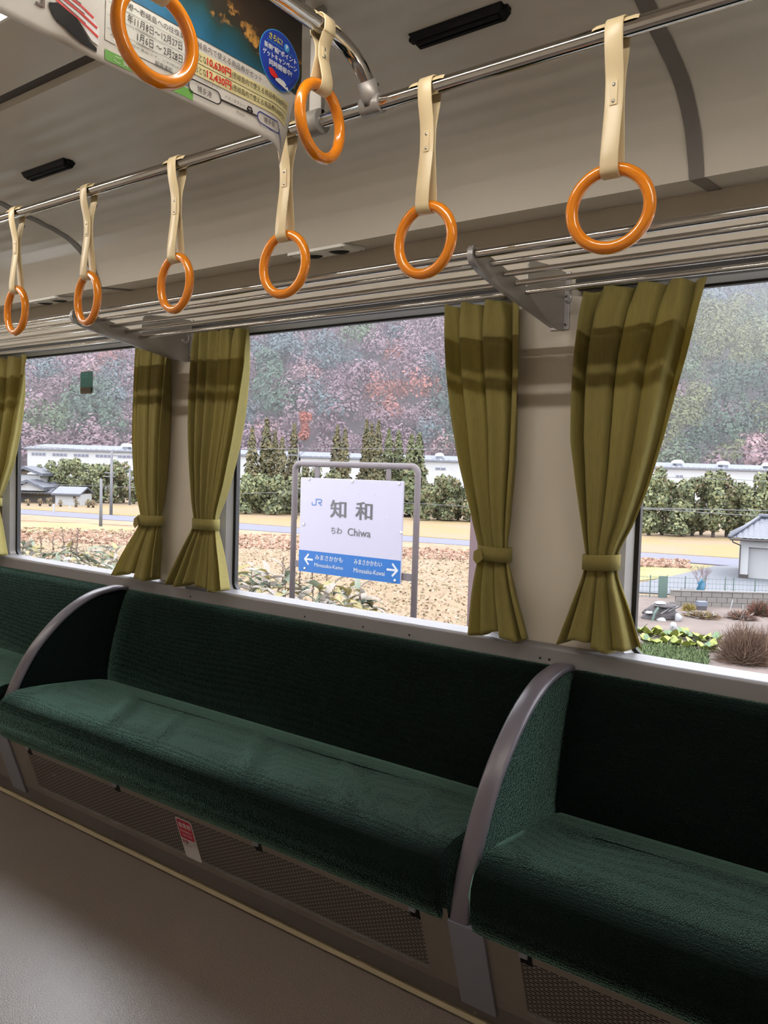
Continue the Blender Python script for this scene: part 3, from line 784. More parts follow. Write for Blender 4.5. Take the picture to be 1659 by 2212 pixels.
# =================================================================== CURTAINS
YC = 1.925
def curtain(label, rows, folds, phase, band, seed, hem=.012, tail=None):
    """rows: (py, px left edge, px right edge) read at the curtain's own plane; band: row of the tie"""
    rr = random.Random(seed)
    Z, XL, XR = [], [], []
    for (py, a, b) in rows:
        A, B = at_y(a, py, YC), at_y(b, py, YC); Z.append((A[2] + B[2]) / 2); XL.append(A[0]); XR.append(B[0])
    zb = at_y((rows[band][1] + rows[band][2]) / 2, rows[band][0], YC)[2]
    Z, XL, XR = np.array(Z), np.array(XL), np.array(XR)
    xm = (XL.mean() + XR.mean()) / 2
    t = thing('window_curtain', label, 'curtain', (float(xm), YC, float(Z[-1])), group='olive curtains tied back at the windows')
    nv, nu = 80, 120
    zs = np.linspace(Z[0], Z[-1], nv)
    xl = np.interp(-zs, -Z, XL); xr = np.interp(-zs, -Z, XR)
    for _ in range(2):
        xl[1:-1] = (xl[:-2] + 2 * xl[1:-1] + xl[2:]) / 4; xr[1:-1] = (xr[:-2] + 2 * xr[1:-1] + xr[2:]) / 4
    jit = [rr.uniform(-.25, .25) for _ in range(8)]
    V = []
    for j in range(nv):
        z = zs[j]; w = xr[j] - xl[j]
        above = max(0, (z - zb) / (Z[0] - zb)); below = max(0, (zb - z) / (zb - Z[-1]))
        amp = .015 + .014 * math.sin(math.pi * min(1, above)) + .016 * below
        tight = math.exp(-((z - zb) / .05) ** 2)
        amp = amp * (1 - .35 * tight)
        header = max(0, 1 - (Z[0] - z) / .05)
        for i in range(nu):
            u = i / (nu - 1)
            uu = u + .03 * math.sin(5 * u + phase + jit[0] * 4) + .018 * math.sin(9 * above + jit[1] * 9) * u * (1 - u) * 4
            th = 2 * math.pi * folds * uu + phase
            s = math.sin(th); s = math.copysign(abs(s) ** .75, s)
            s2 = math.sin(2.1 * th + jit[2] * 6) * .35
            x = xl[j] + w * u - (w / folds) * .20 * math.cos(th) * (1 - header * .6) * min(1, 5 * u * (1 - u))
            y = YC - amp * (s + s2) - .010 * below
            y += header * .006 * math.sin(4 * math.pi * folds * u)
            zz = z + (.004 * math.sin(th + 1) * header) - (.010 * below * math.sin(3.0 * u * math.pi + phase))
            V.append((x, y, zz))
    Fc = [(j * nu + i, j * nu + i + 1, (j + 1) * nu + i + 1, (j + 1) * nu + i) for j in range(nv - 1) for i in range(nu - 1)]
    c = obj('curtain_cloth', (V, Fc), M['curtain'], t, smooth=True)
    s = c.modifiers.new('thickness', 'SOLIDIFY'); s.thickness = .0022
    # hem seam
    j = nv - 5
    obj('hem_stitch', tube([(V[j * nu + i][0], V[j * nu + i][1] - .0018, V[j * nu + i][2]) for i in range(0, nu, 2)], .0009, 5), M['curtain'], t)
    # tie band
    k = int(np.argmin(abs(zs - zb))); xa, xb = xl[k] - .004, xr[k] + .004; cx, ww = (xa + xb) / 2, (xb - xa) / 2
    tilt = rr.uniform(-.08, .08)
    V2 = []
    for hz in (-.019, .019):
        for q in range(36):
            a = 2 * math.pi * q / 36; cc = math.copysign(abs(math.cos(a)) ** .7, math.cos(a))
            xx = cx + ww * cc; V2.append((xx, YC - .003 - .027 * math.sin(a), zb + hz + tilt * (xx - cx)))
    F2 = [(q, (q + 1) % 36, 36 + (q + 1) % 36, 36 + q) for q in range(36)]
    bnd = obj('tie_band', (V2, F2), M['curtain'], t, smooth=True); s = bnd.modifiers.new('thickness', 'SOLIDIFY'); s.thickness = .004
    if tail:
        xx = cx + tail * ww * .85
        obj('tie_tail', ([(xx - .006, YC - .033, zb + .004), (xx + .016, YC - .036, zb + .014), (xx + .024, YC - .036, zb - .014), (xx + .008, YC - .040, zb - .030), (xx - .006, YC - .036, zb - .018)], [(0, 1, 2, 3, 4)]), M['curtain'], t).modifiers.new('thickness', 'SOLIDIFY').thickness = .003
    return t
curtain('narrow olive curtain on the right side of the middle window, beside the nearer pillar', [(655, 968, 1124), (720, 970, 1126), (800, 976, 1126), (900, 988, 1122), (1000, 1004, 1116), (1100, 1026, 1106), (1160, 1036, 1100), (1195, 1041, 1098), (1230, 1036, 1106), (1290, 1031, 1122), (1370, 1029, 1148)], 3.2, .6, 7, 3, tail=-1)
curtain('wide olive curtain gathered at the left of the right window', [(615, 1264, 1526), (680, 1254, 1508), (760, 1245, 1488), (850, 1240, 1462), (950, 1238, 1434), (1050, 1249, 1402), (1130, 1259, 1370), (1190, 1266, 1336), (1214, 1268, 1332), (1250, 1260, 1338), (1310, 1240, 1362), (1395, 1211, 1392)], 3.6, 2.2, 8, 5)
curtain('pleated olive curtain on the left side of the middle window', [(713, 424, 539), (800, 423, 533), (880, 422, 522), (960, 423, 508), (1050, 425, 488), (1110, 425, 470), (1132, 425, 467), (1160, 417, 472), (1210, 398, 482), (1265, 377, 491)], 5.2, .2, 6, 9)
curtain('olive curtain on the right side of the far window, hem swinging left', [(748, 297, 372), (850, 296, 366), (950, 294, 360), (1040, 297, 355), (1100, 305, 350), (1124, 308, 347), (1150, 298, 348), (1195, 275, 348), (1243, 254, 349)], 3.2, 1.2, 5, 12, tail=-1)
curtain('pale lit olive curtain cut by the left edge of the picture', [(775, -60, 63), (850, -62, 58), (930, -60, 46), (1000, -56, 30), (1060, -54, 8), (1085, -54, -2), (1110, -56, 2), (1150, -62, 9), (1192, -75, 18)], 4.2, .9, 5, 15)

# curtain rails above the windows with their end rings on the pillars
for i, xl in enumerate(WIN_X[1:4]):
    t = thing('curtain_rail', ['dark curtain rail above the far window', 'dark curtain rail above the middle window', 'dark curtain rail above the right window'][i], 'curtain rail', (xl + WIN_W / 2, 1.94, 1.672), group='curtain rails')
    obj('rail_channel', box(xl - .165, xl + WIN_W + .165, 1.935, 1.965, 1.668, 1.696), M['gasket'], t, bevel=.002)
    for s, xx in ((-1, xl - .175), (1, xl + WIN_W + .175)):
        obj('end_ring', tube([(xx, 1.918 + .016 * math.cos(a), 1.650 + .018 * math.sin(a)) for a in np.linspace(-2.6, 1.2, 16)], .0035, 8), M['alu'], t, smooth=True)

# =================================================================== HANGING POSTER
PX = -1.077
def sheet(y, z, off=0.0):
    """poster surface: gentle lengthwise wave, bottom corner by the rail curls away"""
    w = .006 * math.sin(y * 7.0) * max(0, (2.0 - z) / .2)
    e = max(0.0, y - 1.075); c = max(0.0, min(1.0, (1.93 - z) / .14))
    curl = c * (e / .082) ** 1.6 if e > 0 else 0
    return (PX + w + off - .030 * curl, y - .028 * curl, z - .028 * curl * c)
pt = thing('hanging_poster', 'paper travel poster hanging from the ceiling across the aisle', 'poster', (PX, Y_MID, 1.79))
PB, PT_ = 1.790, 2.075
Y_A, Y_B = .442, 1.158
V = [sheet(Y_A + (Y_B - Y_A) * i / 90, PB + (PT_ - PB) * j / 24) for j in range(25) for i in range(91)]
Fc = [(j * 91 + i, j * 91 + i + 1, (j + 1) * 91 + i + 1, (j + 1) * 91 + i) for j in range(24) for i in range(90)]
sh = obj('paper_sheet', (V, Fc), M['paper'], pt, smooth=True); sh.modifiers.new('t', 'SOLIDIFY').thickness = .0004
obj('poster_clip_bar', box(PX - .008, PX + .008, Y_A, Y_B, 2.068, 2.084), M['alu'], pt, bevel=.002)
S1 = lambda u, v: sheet(u, v, .0012)
S2 = lambda u, v: sheet(u, v, .0020)
S3 = lambda u, v: sheet(u, v, .0028)
def strip_quads(y0, y1, z0, z1, place, n=24, m=8):
    V = [place(y0 + (y1 - y0) * i / n, z0 + (z1 - z0) * j / m) for j in range(m + 1) for i in range(n + 1)]
    return V, [(j * (n + 1) + i, j * (n + 1) + i + 1, (j + 1) * (n + 1) + i + 1, (j + 1) * (n + 1) + i) for j in range(m) for i in range(n)]
obj('printed_photo', strip_quads(.775, 1.1575, 1.901, 2.066, S1, 40, 14), M['photo'], pt, smooth=True)
obj('printed_photo', strip_quads(.45, .775, 1.955, 2.066, S1, 40, 10), M['ink_sky'], pt, smooth=True)
obj('price_panel', strip_quads(.900, 1.135, 1.860, 1.8795, S1), M['paper_yellow'], pt, smooth=True)
obj('price_panel', strip_quads(.900, 1.135, 1.8395, 1.8585, S1), M['paper_yellow'], pt, smooth=True)
obj('date_panel', strip_quads(.737, .893, 1.8245, 1.899, S1), M['paper_grey'], pt, smooth=True)
for z in (1.8615, 1.880, 1.8425): strokes('rule_line', [[(.74, z), (.89, z)]], .0006, S2, M['ink_grey'], pt)
letters('lettering', '博多港～壱岐島への往復乗船', S2, .752, .892, 1.8845, 1.8945, M['ink'], pt)
letters('lettering', '年11月8日～12月27日', S2, .774, .876, 1.8655, 1.8785, M['ink'], pt)
letters('lettering', 'ご利用開始分まで', S2, .788, .826, 1.8605, 1.8640, M['ink_grey'], pt)
letters('lettering', '1月6日 ～ 2月28日', S2, .792, .877, 1.845, 1.858, M['ink'], pt)
letters('lettering', 'ご利用開始分まで', S2, .790, .828, 1.8400, 1.8435, M['ink_grey'], pt)
letters('lettering', '※設定除外日の乗船です。ご利用は7日前', S2, .745, .890, 1.8335, 1.8375, M['ink_grey'], pt)
letters('lettering', '超高速船', S2, .825, .858, 1.8225, 1.8305, M['ink'], pt)
letters('lettering', '壱岐島内で使える商品券がセット', S2, .897, 1.052, 1.8835, 1.8945, M['ink'], pt)
letters('lettering', 'おとな', S2, .902, .926, 1.8635, 1.8755, M['ink'], pt)
letters('lettering', '10,630円', S2, .927, .979, 1.8625, 1.8770, M['ink_red'], pt, bold=.02)
letters('lettering', '(壱岐島内で使える商品券3,000円分)', S2, .981, 1.130, 1.8630, 1.8755, M['ink'], pt)
letters('lettering', 'おとな', S2, .902, .926, 1.8430, 1.8550, M['ink'], pt)
letters('lettering', '12,430円', S2, .927, .980, 1.8420, 1.8565, M['ink_red'], pt, bold=.02)
letters('lettering', '(壱岐島内で使える商品券3,000円分)', S2, .982, 1.126, 1.8425, 1.8550, M['ink'], pt)
letters('lettering', '※こどもの設定もあります。', S2, .900, .958, 1.8335, 1.8375, M['ink_grey'], pt)
def pill(y0, y1, z0, z1, m):
    r = (z1 - z0) / 2; P = rrect(y0, y1, z0, z1, r * .96, 8); P = P + [P[0]]
    strokes('route_stop', [P], .0022, S2, m, pt)
pill(.890, .957, 1.8075, 1.8290, M['ink']); pill(1.041, 1.103, 1.8110, 1.8310, M['ink_navy'])
strokes('route_line', [[(.957, 1.8185), (1.041, 1.8205)]], .0032, S2, M['ink'], pt)
strokes('route_line', [[(1.104, 1.819), (1.118, 1.812), (1.128, 1.803)]], .0028, S2, M['ink_navy'], pt)
letters('lettering', '博多港', S2, .908, .938, 1.8130, 1.8235, M['ink'], pt)
letters('lettering', '博多駅', S2, 1.057, 1.087, 1.8160, 1.8265, M['ink'], pt)
letters('lettering', 'バス / タクシー', S2, .966, 1.012, 1.8245, 1.8300, M['ink'], pt)
letters('lettering', '約20分', S2, .992, 1.012, 1.8085, 1.8140, M['ink_grey'], pt)
# little car pictogram
strokes('car_pictogram', [[(1.0175, 1.8255), (1.0195, 1.8295), (1.0265, 1.8295), (1.0285, 1.8255)], [(1.0165, 1.824), (1.0295, 1.824)], [(1.018, 1.8215), (1.020, 1.8215)], [(1.026, 1.8215), (1.028, 1.8215)]], .0026, S2, M['ink'], pt)
obj('route_tab', strip_quads(.872, .889, 1.8160, 1.8215, S1, 4, 2), M['ink_sky'], pt)
# left half: headline, ship picture, green flag
letters('lettering', 'み」', S2, .592, .641, 1.824, 1.868, M['ink_brown'], pt, bold=.02)
P = [(y, z) for y, z in rrect(.735, .905, 1.795, 1.812, .008)]
obj('green_flag', strip_quads(.7375, .90, 1.7965, 1.8115, S1), M['ink_green'], pt, smooth=True)
letters('lettering', 'ご乗船', S2, .753, .800, 1.799, 1.8095, M['paper_grey'], pt)
flat('ship_hull', [(.646, 1.8345), (.652, 1.823), (.660, 1.8155), (.672, 1.812), (.684, 1.807), (.700, 1.802), (.7235, 1.800), (.7235, 1.806), (.712, 1.811), (.700, 1.823), (.690, 1.834), (.676, 1.8405), (.660, 1.8415)], S2, M['black'], pt)
flat('ship_deck', [(.650, 1.8375), (.676, 1.842), (.690, 1.836), (.702, 1.8245), (.715, 1.813), (.7265, 1.811), (.7275, 1.834), (.712, 1.850), (.690, 1.860), (.664, 1.8585)], lambda u, v: sheet(u, v, .0016), M['ink_white'], pt)
for k, (a, b) in enumerate((((.655, 1.8445), (.724, 1.8225)), ((.662, 1.8515), (.722, 1.8345)), ((.676, 1.857), (.716, 1.846)))):
    strokes('ship_stripe', [[a, ((a[0] + b[0]) / 2, (a[1] + b[1]) / 2 + .002), b]], .0035, S2, M['ink_red'], pt)
    strokes('ship_stripe', [[(a[0], a[1] + .0035), (b[0] - .02, b[1] + .010)]], .0016, S2, M['ink_brown'], pt)
letters('lettering', 'ジェットフォイル', S2, .664, .698, 1.7985, 1.8015, M['ink_grey'], pt)
# round blue badge
def disc(cy, cz, ry, rz, place, n=40): return [place(cy + ry * math.cos(2 * math.pi * k / n), cz + rz * math.sin(2 * math.pi * k / n)) for k in range(n)]
obj('badge_rim', (disc(1.097, 1.940, .0525, .0525, lambda u, v: sheet(u, v, .0024)), [tuple(range(40))]), M['ink_sky'], pt)
obj('blue_badge', (disc(1.097, 1.940, .0508, .0508, S3), [tuple(range(40))]), M['ink_blue'], pt)
S4 = lambda u, v: sheet(u, v, .0036)
letters('lettering', 'さらに!', S4, 1.068, 1.102, 1.9685, 1.9795, M['ink_yellow'], pt, bold=.02)
obj('badge_mark', (disc(1.114, 1.970, .0068, .0068, S4), [tuple(range(40))]), M['ink_sky'], pt)
letters('lettering', 'P', lambda u, v: sheet(u, v, .0042), 1.1115, 1.1165, 1.966, 1.974, M['ink_white'], pt, bold=.01)
strokes('rule_line', [[(1.063, 1.9655), (1.131, 1.9615)]], .0009, S4, M['ink_sky'], pt)
letters('lettering', '新幹"船"ポイント', S4, 1.056, 1.140, 1.9490, 1.9595, M['ink_white'], pt, bold=.012)
letters('lettering', 'ゲットキャンペーン', S4, 1.052, 1.141, 1.9355, 1.9460, M['ink_white'], pt, bold=.012)
letters('lettering', '同時開催中!', S4, 1.068, 1.128, 1.9220, 1.9325, M['ink_white'], pt, bold=.012)
flat('badge_ship', [(1.066, 1.917), (1.072, 1.906), (1.080, 1.9035), (1.090, 1.905), (1.091, 1.910), (1.083, 1.9155), (1.076, 1.9185)], S4, M['ink_red'], pt)
flat('badge_train', [(1.084, 1.9035), (1.096, 1.9085), (1.110, 1.9075), (1.122, 1.9005), (1.126, 1.8955), (1.112, 1.8965), (1.096, 1.8985), (1.085, 1.9005)], S4, M['ink_white'], pt)

# =================================================================== OUTSIDE: materials
ZF = -3.8                                   # level of the fields below the line
ALBEDO = .26
M['sign_letter'] = mat('sign_letter_white', srgb(250, 250, 255), .4, vary=.03)
M['leaf'] = mat('tree_leaves', (.1, .1, .05), .85, spec=.15, attr=True, vary=.35, vscale=.9)
M['bark'] = mat('tree_bark', srgb(96, 84, 76), .9, vary=.3, vscale=3)
M['hill'] = mat('wooded_hill_soil', srgb(120, 104, 112), .95, vary=.3, vscale=.08)
M['stubble'] = mat('rice_stubble_field', srgb(200, 168, 132), .95, col2=srgb(188, 156, 116), vscale=.35, contrast=(.35, .65))
M['gold'] = mat('golden_grass_field', srgb(196, 166, 100), .95, col2=srgb(200, 166, 128), vscale=.2, contrast=(.4, .6))
M['orange_grass'] = mat('russet_dry_grass', srgb(214, 158, 122), .95, col2=srgb(222, 190, 150), vscale=.4, contrast=(.35, .65))
M['green_grass'] = mat('thin_green_grass', srgb(178, 178, 104), .95, col2=srgb(214, 190, 140), vscale=.5, contrast=(.35, .65))
M['asphalt'] = mat('pale_asphalt', srgb(150, 148, 172), .8, vary=.08, vscale=.8)
M['lot'] = mat('grey_asphalt_lot', srgb(150, 152, 164), .8, vary=.12, vscale=.5)
M['soil'] = mat('garden_soil', srgb(170, 148, 138), .95, col2=srgb(138, 118, 110), vscale=1.2, contrast=(.3, .7))
M['bank'] = mat('weedy_bank', srgb(150, 132, 92), .95, vary=.3, vscale=1.5)
M['concrete'] = mat('platform_concrete', srgb(168, 164, 158), .9, vary=.12, vscale=2)
M['pole'] = mat('utility_pole_concrete', srgb(168, 168, 176), .8, vary=.08)
M['white_wall'] = mat('white_building_wall', srgb(252, 252, 255), .7, vary=.02, vscale=.4)
M['roof_blue'] = mat('blue_grey_metal_roof', srgb(150, 158, 180), .5, vary=.08, vscale=.5)
M['tile'] = mat('grey_roof_tile', srgb(120, 124, 142), .45, vary=.15, vscale=2)
M['dark_wood'] = mat('dark_timber_wall', srgb(92, 80, 80), .8, vary=.15, vscale=1)
M['win_dark'] = mat('distant_window_glass', srgb(120, 124, 160), .3, vary=.1, vscale=.5)
M['block'] = mat('weathered_concrete_block', srgb(176, 168, 162), .9, vary=.18, vscale=2.5)
M['blue_tarp'] = mat('blue_tarpaulin', srgb(60, 150, 190), .6, vary=.15, vscale=5)
M['green_net'] = mat('green_net_wire', srgb(120, 150, 140), .6, vary=.1)
M['rubbish'] = mat('grey_rubbish', srgb(120, 112, 116), .9, vary=.4, vscale=4)
M['white_sheet'] = mat('white_plastic_sheet', srgb(240, 240, 244), .6, vary=.05)
M['sasa_green'] = mat('green_bamboo_grass_leaf', srgb(176, 190, 160), .6, vary=.2, vscale=10, transl=.2)
M['sasa_yellow'] = mat('yellowed_bamboo_grass_leaf', srgb(224, 206, 130), .6, vary=.2, vscale=10, transl=.2)
M['sasa_dry'] = mat('dry_bamboo_grass_leaf', srgb(240, 226, 212), .7, vary=.2, vscale=10, transl=.2)
M['stalk'] = mat('dry_brown_stalk', srgb(150, 122, 104), .8, vary=.2, vscale=10)

# =================================================================== OUTSIDE: ground
def ground_poly(name, pts, z, m, label, cat, kind='structure', thick=.05):
    """flat area on the ground; pts are picture points that lie on it"""
    P = [at_z(px, py, z) for px, py in pts]
    n = len(P)
    V = [(p[0], p[1], z) for p in P] + [(p[0], p[1], z - thick) for p in P]
    return tag(obj(name, (V, [tuple(range(n))] + [(i, n + i, n + (i + 1) % n, (i + 1) % n) for i in range(n)]), m), label, cat, kind=kind)
def bank_vf():
    prof = [(2.35, -1.45), (3.2, -1.45), (3.21, -.42), (6.6, -.42), (8.0, -.75), (12, -2.0), (20, ZF)]
    V, Fc = [], []
    for x in np.linspace(-140, 120, 40):
        for k, (y, z) in enumerate(prof): V.append((x, y, z))
    m = len(prof)
    for i in range(39):
        for k in range(m - 1): Fc.append((i * m + k, i * m + k + 1, (i + 1) * m + k + 1, (i + 1) * m + k))
    return V, Fc
tag(obj('embankment_ground', bank_vf(), M['bank']), 'weedy railway bank sloping down to the fields', 'bank', kind='structure')
tag(obj('platform_ground', box(-60, 40, 3.15, 6.55, -1.4, -.30), M['concrete']), 'low concrete station platform hidden below the windows', 'platform', kind='structure')
tag(obj('field_ground', ([(-900, 19.5, ZF), (700, 19.5, ZF), (700, 900, ZF), (-900, 900, ZF)], [(0, 1, 2, 3)]), M['stubble']), 'pale tan rice stubble field beyond the station sign', 'field', kind='structure')
road_top = [(-420, 1068), (46, 1100), (516, 1130), (1019, 1168), (1383, 1193), (1605, 1207), (2100, 1240)]
road_bot = [(2100, 1268), (1605, 1224), (1383, 1206), (1019, 1179), (516, 1143), (305, 1127), (46, 1110), (-420, 1075)]
ground_poly('road', road_top + road_bot, ZF + .06, M['asphalt'], 'pale asphalt road running across the fields', 'road')
gold_top = [(-420, 1060), (46, 1090), (310, 1094), (516, 1104), (760, 1112), (1030, 1126), (1383, 1154), (1605, 1164), (2100, 1190)]
ground_poly('field_ground', gold_top + list(reversed([(px, py - 1) for px, py in road_top])), ZF + .03, M['gold'], 'golden grass field between the road and the trees', 'field')
ground_poly('field_ground', [(px, py + 1) for px, py in reversed(road_bot[2:])] + [(1383, 1226), (1250, 1212), (1019, 1194), (760, 1172), (516, 1162), (310, 1136), (46, 1124), (-420, 1086)], ZF + .04, M['orange_grass'], 'russet strip of dry grass along the near side of the road', 'field')
ground_poly('field_ground', [(-100, 1130), (46, 1128), (180, 1130), (290, 1140), (290, 1152), (160, 1146), (-100, 1150)], ZF + .05, M['green_grass'], 'thin green patch of grass in the left field', 'field')
ground_poly('field_ground', [(1300, 1222), (1470, 1216), (1545, 1222), (1470, 1244), (1300, 1262)], ZF + .05, M['green_grass'], 'greenish grass verge beside the grey parking lot', 'field')
ground_poly('parking_lot', [(1340, 1268), (1470, 1240), (1545, 1222), (1605, 1222), (1900, 1246), (1900, 1300), (1600, 1296), (1480, 1284), (1340, 1276)], ZF + .07, M['lot'], 'grey asphalt lot in front of the white garage', 'parking lot', kind='structure')
ground_poly('garden_ground', [(1250, 1278), (1480, 1290), (1900, 1320), (2000, 1520), (1200, 1500)], ZF + .05, M['soil'], 'bare brown vegetable garden soil below the right window', 'garden', kind='structure')

# wooded hillside
def hill_z(l, d):
    s = np.clip(d - 156, 0, None)
    return ZF + .62 * s - 6 * np.exp(-((d - 150) / 30.) ** 2) * 0 + 5 * np.sin(l / 37. + 1.3) * np.clip(s / 60, 0, 1) + 3.5 * np.sin(l / 17. + d / 23.) * np.clip(s / 60, 0, 1)
ds = np.linspace(140, 620, 60); ls = np.linspace(-480, 480, 70)
V = []
for d in ds:
    for l in ls:
        q = FW * d + RT * l; V.append((q[0], q[1], float(hill_z(l, d))))
Fc = [(j * 70 + i, j * 70 + i + 1, (j + 1) * 70 + i + 1, (j + 1) * 70 + i) for j in range(59) for i in range(69)]
tag(obj('mountain_terrain', (V, Fc), M['hill'], smooth=True), 'steep wooded mountainside filling the windows', 'mountain', kind='structure')

def leaf_quads(centres, normals, size, rng, jitter=.7):
    n = len(centres)
    nn = normals + rng.normal(0, jitter, (n, 3)); nn /= np.linalg.norm(nn, axis=1)[:, None] + 1e-9
    a = rng.normal(0, 1, (n, 3)); t = np.cross(nn, a); t /= np.linalg.norm(t, axis=1)[:, None] + 1e-9; b = np.cross(nn, t)
    s = np.asarray(size).reshape(-1, 1) * rng.uniform(.6, 1.3, (n, 1)); asp = rng.uniform(.55, 1.0, (n, 1))
    return np.stack([centres - t * s - b * s * asp * .5, centres + t * s * .35 - b * s * asp, centres + t * s + b * s * asp * .4, centres - t * s * .3 + b * s * asp], 1)

# colours of the wood on the hillside, by patch of the picture
PURP, PURP2, RUST, GREEN, GREEN2, DKGREEN, OLIVE, PINK, BLUEG = [np.array(srgb(*c)) for c in
    ((196, 164, 176), (178, 146, 160), (216, 146, 136), (124, 148, 130), (146, 164, 134), (104, 126, 118), (164, 170, 126), (214, 172, 176), (144, 160, 166))]
patches = [(575, 830, 60, 90, GREEN), (540, 880, 30, 60, BLUEG), (715, 775, 45, 45, BLUEG), (600, 760, 40, 30, BLUEG), (985, 890, 40, 70, DKGREEN), (990, 960, 30, 40, GREEN), (740, 840, 26, 40, PURP2), (860, 870, 60, 26, RUST), (930, 860, 40, 24, RUST), (700, 930, 30, 14, RUST), (850, 765, 14, 14, RUST),
           (900, 730, 60, 40, PURP), (770, 745, 40, 20, GREEN2), (650, 905, 12, 16, RUST), (800, 880, 30, 20, PINK),
           (1560, 720, 200, 90, OLIVE), (1640, 700, 60, 60, GREEN2), (1480, 760, 60, 80, GREEN2), (1580, 850, 90, 70, GREEN), (1500, 900, 70, 60, OLIVE), (1640, 860, 40, 60, DKGREEN), (1560, 960, 70, 30, GREEN), (1440, 960, 40, 40, OLIVE), (1530, 640, 120, 40, BLUEG), (1590, 905, 20, 20, PURP2), (1640, 965, 26, 34, PINK),
           (200, 900, 90, 50, GREEN), (110, 930, 60, 40, GREEN2), (250, 860, 40, 40, BLUEG), (140, 840, 40, 30, PURP2), (255, 782, 24, 24, RUST), (268, 860, 12, 36, RUST), (270, 910, 30, 36, PURP), (100, 800, 40, 30, BLUEG), (150, 780, 80, 30, PURP)]
def wood_colour(px, py, rng):
    best, col = 1.0, None
    for (cx, cy, rx, ry, c) in patches:
        q = ((px - cx) / rx) ** 2 + ((py - cy) / ry) ** 2 + rng.normal(0, .25)
        if q < best: best, col = q, c
    if col is None:
        r = rng.random()
        if px > 1250: col = (GREEN2, OLIVE, GREEN, PURP)[min(3, int(r * 4.2))]
        else: col = PURP if r < .55 else PURP2 if r < .8 else PINK if r < .9 else BLUEG
    return col
rng = np.random.default_rng(5)
cen, rad, colr = [], [], []
d = 158.0
while d < 380:
    step = 5.2 * (1 if d < 300 else 1.7)
    for l in np.arange(-.54 * d, .54 * d, step):
        dd, ll = d + rng.uniform(-2.4, 2.4), l + rng.uniform(-2.4, 2.4)
        q = FW * dd + RT * ll; r = rng.uniform(2.8, 4.6)
        c = np.array([q[0], q[1], float(hill_z(ll, dd)) + r * 1.1])
        px, py = project(c)
        cen.append(c); rad.append(r); colr.append(wood_colour(px, py, rng) * rng.uniform(.9, 1.12))
    d += step * .82
cen, rad, colr = np.array(cen), np.array(rad), np.array(colr)
MQ = 340
dirs = rng.normal(0, 1, (len(cen), MQ, 3)); dirs /= np.linalg.norm(dirs, axis=2)[..., None]
dirs[..., 2] = np.abs(dirs[..., 2]) * 1.0 - .25 * (rng.random((len(cen), MQ)) < .5)
lump = 1 + .25 * np.sin(dirs[..., 0] * 5 + rng.uniform(0, 6, (len(cen), 1))) * np.sin(dirs[..., 1] * 5 + rng.uniform(0, 6, (len(cen), 1)))
pos = cen[:, None, :] + dirs * (rad[:, None] * lump * rng.uniform(.72, 1.08, (len(cen), MQ)))[..., None] * np.array([1, 1, 1.25])
P = leaf_quads(pos.reshape(-1, 3), dirs.reshape(-1, 3), np.repeat(rad * .078, MQ), rng, .35)
cc = np.repeat(colr, MQ, 0) * rng.uniform(.95, 1.05, (len(P), 1))
tag(quads_mesh('hillside_forest', P, cc, M['leaf']), 'hazy mixed autumn forest of purple, green and rust crowns on the mountain', 'forest', kind='stuff')

# drizzly haze hanging between the fields and the slope
hz = bpy.data.materials.new('drizzle_haze'); hz.use_nodes = True
hz.node_tree.nodes.remove(hz.node_tree.nodes['Principled BSDF'])
vsn = hz.node_tree.nodes.new('ShaderNodeVolumeScatter'); vsn.inputs['Color'].default_value = (.93, .92, 1.0, 1); vsn.inputs['Density'].default_value = .0007; vsn.inputs['Anisotropy'].default_value = 0
hz.node_tree.links.new(vsn.outputs[0], hz.node_tree.nodes['Material Output'].inputs['Volume'])
hv, hf = [], []
for z in (ZF - 5, 260):
    for d_, l_ in ((104, -420), (104, 420), (600, 420), (600, -420)):
        q = FW * d_ + RT * l_; hv.append((q[0], q[1], z))
tag(obj('drizzle_haze', (hv, [(0, 3, 2, 1), (4, 5, 6, 7), (0, 1, 5, 4), (1, 2, 6, 5), (2, 3, 7, 6), (3, 0, 4, 7)]), hz), 'pale lilac drizzle haze in front of the mountain', 'haze', kind='stuff')

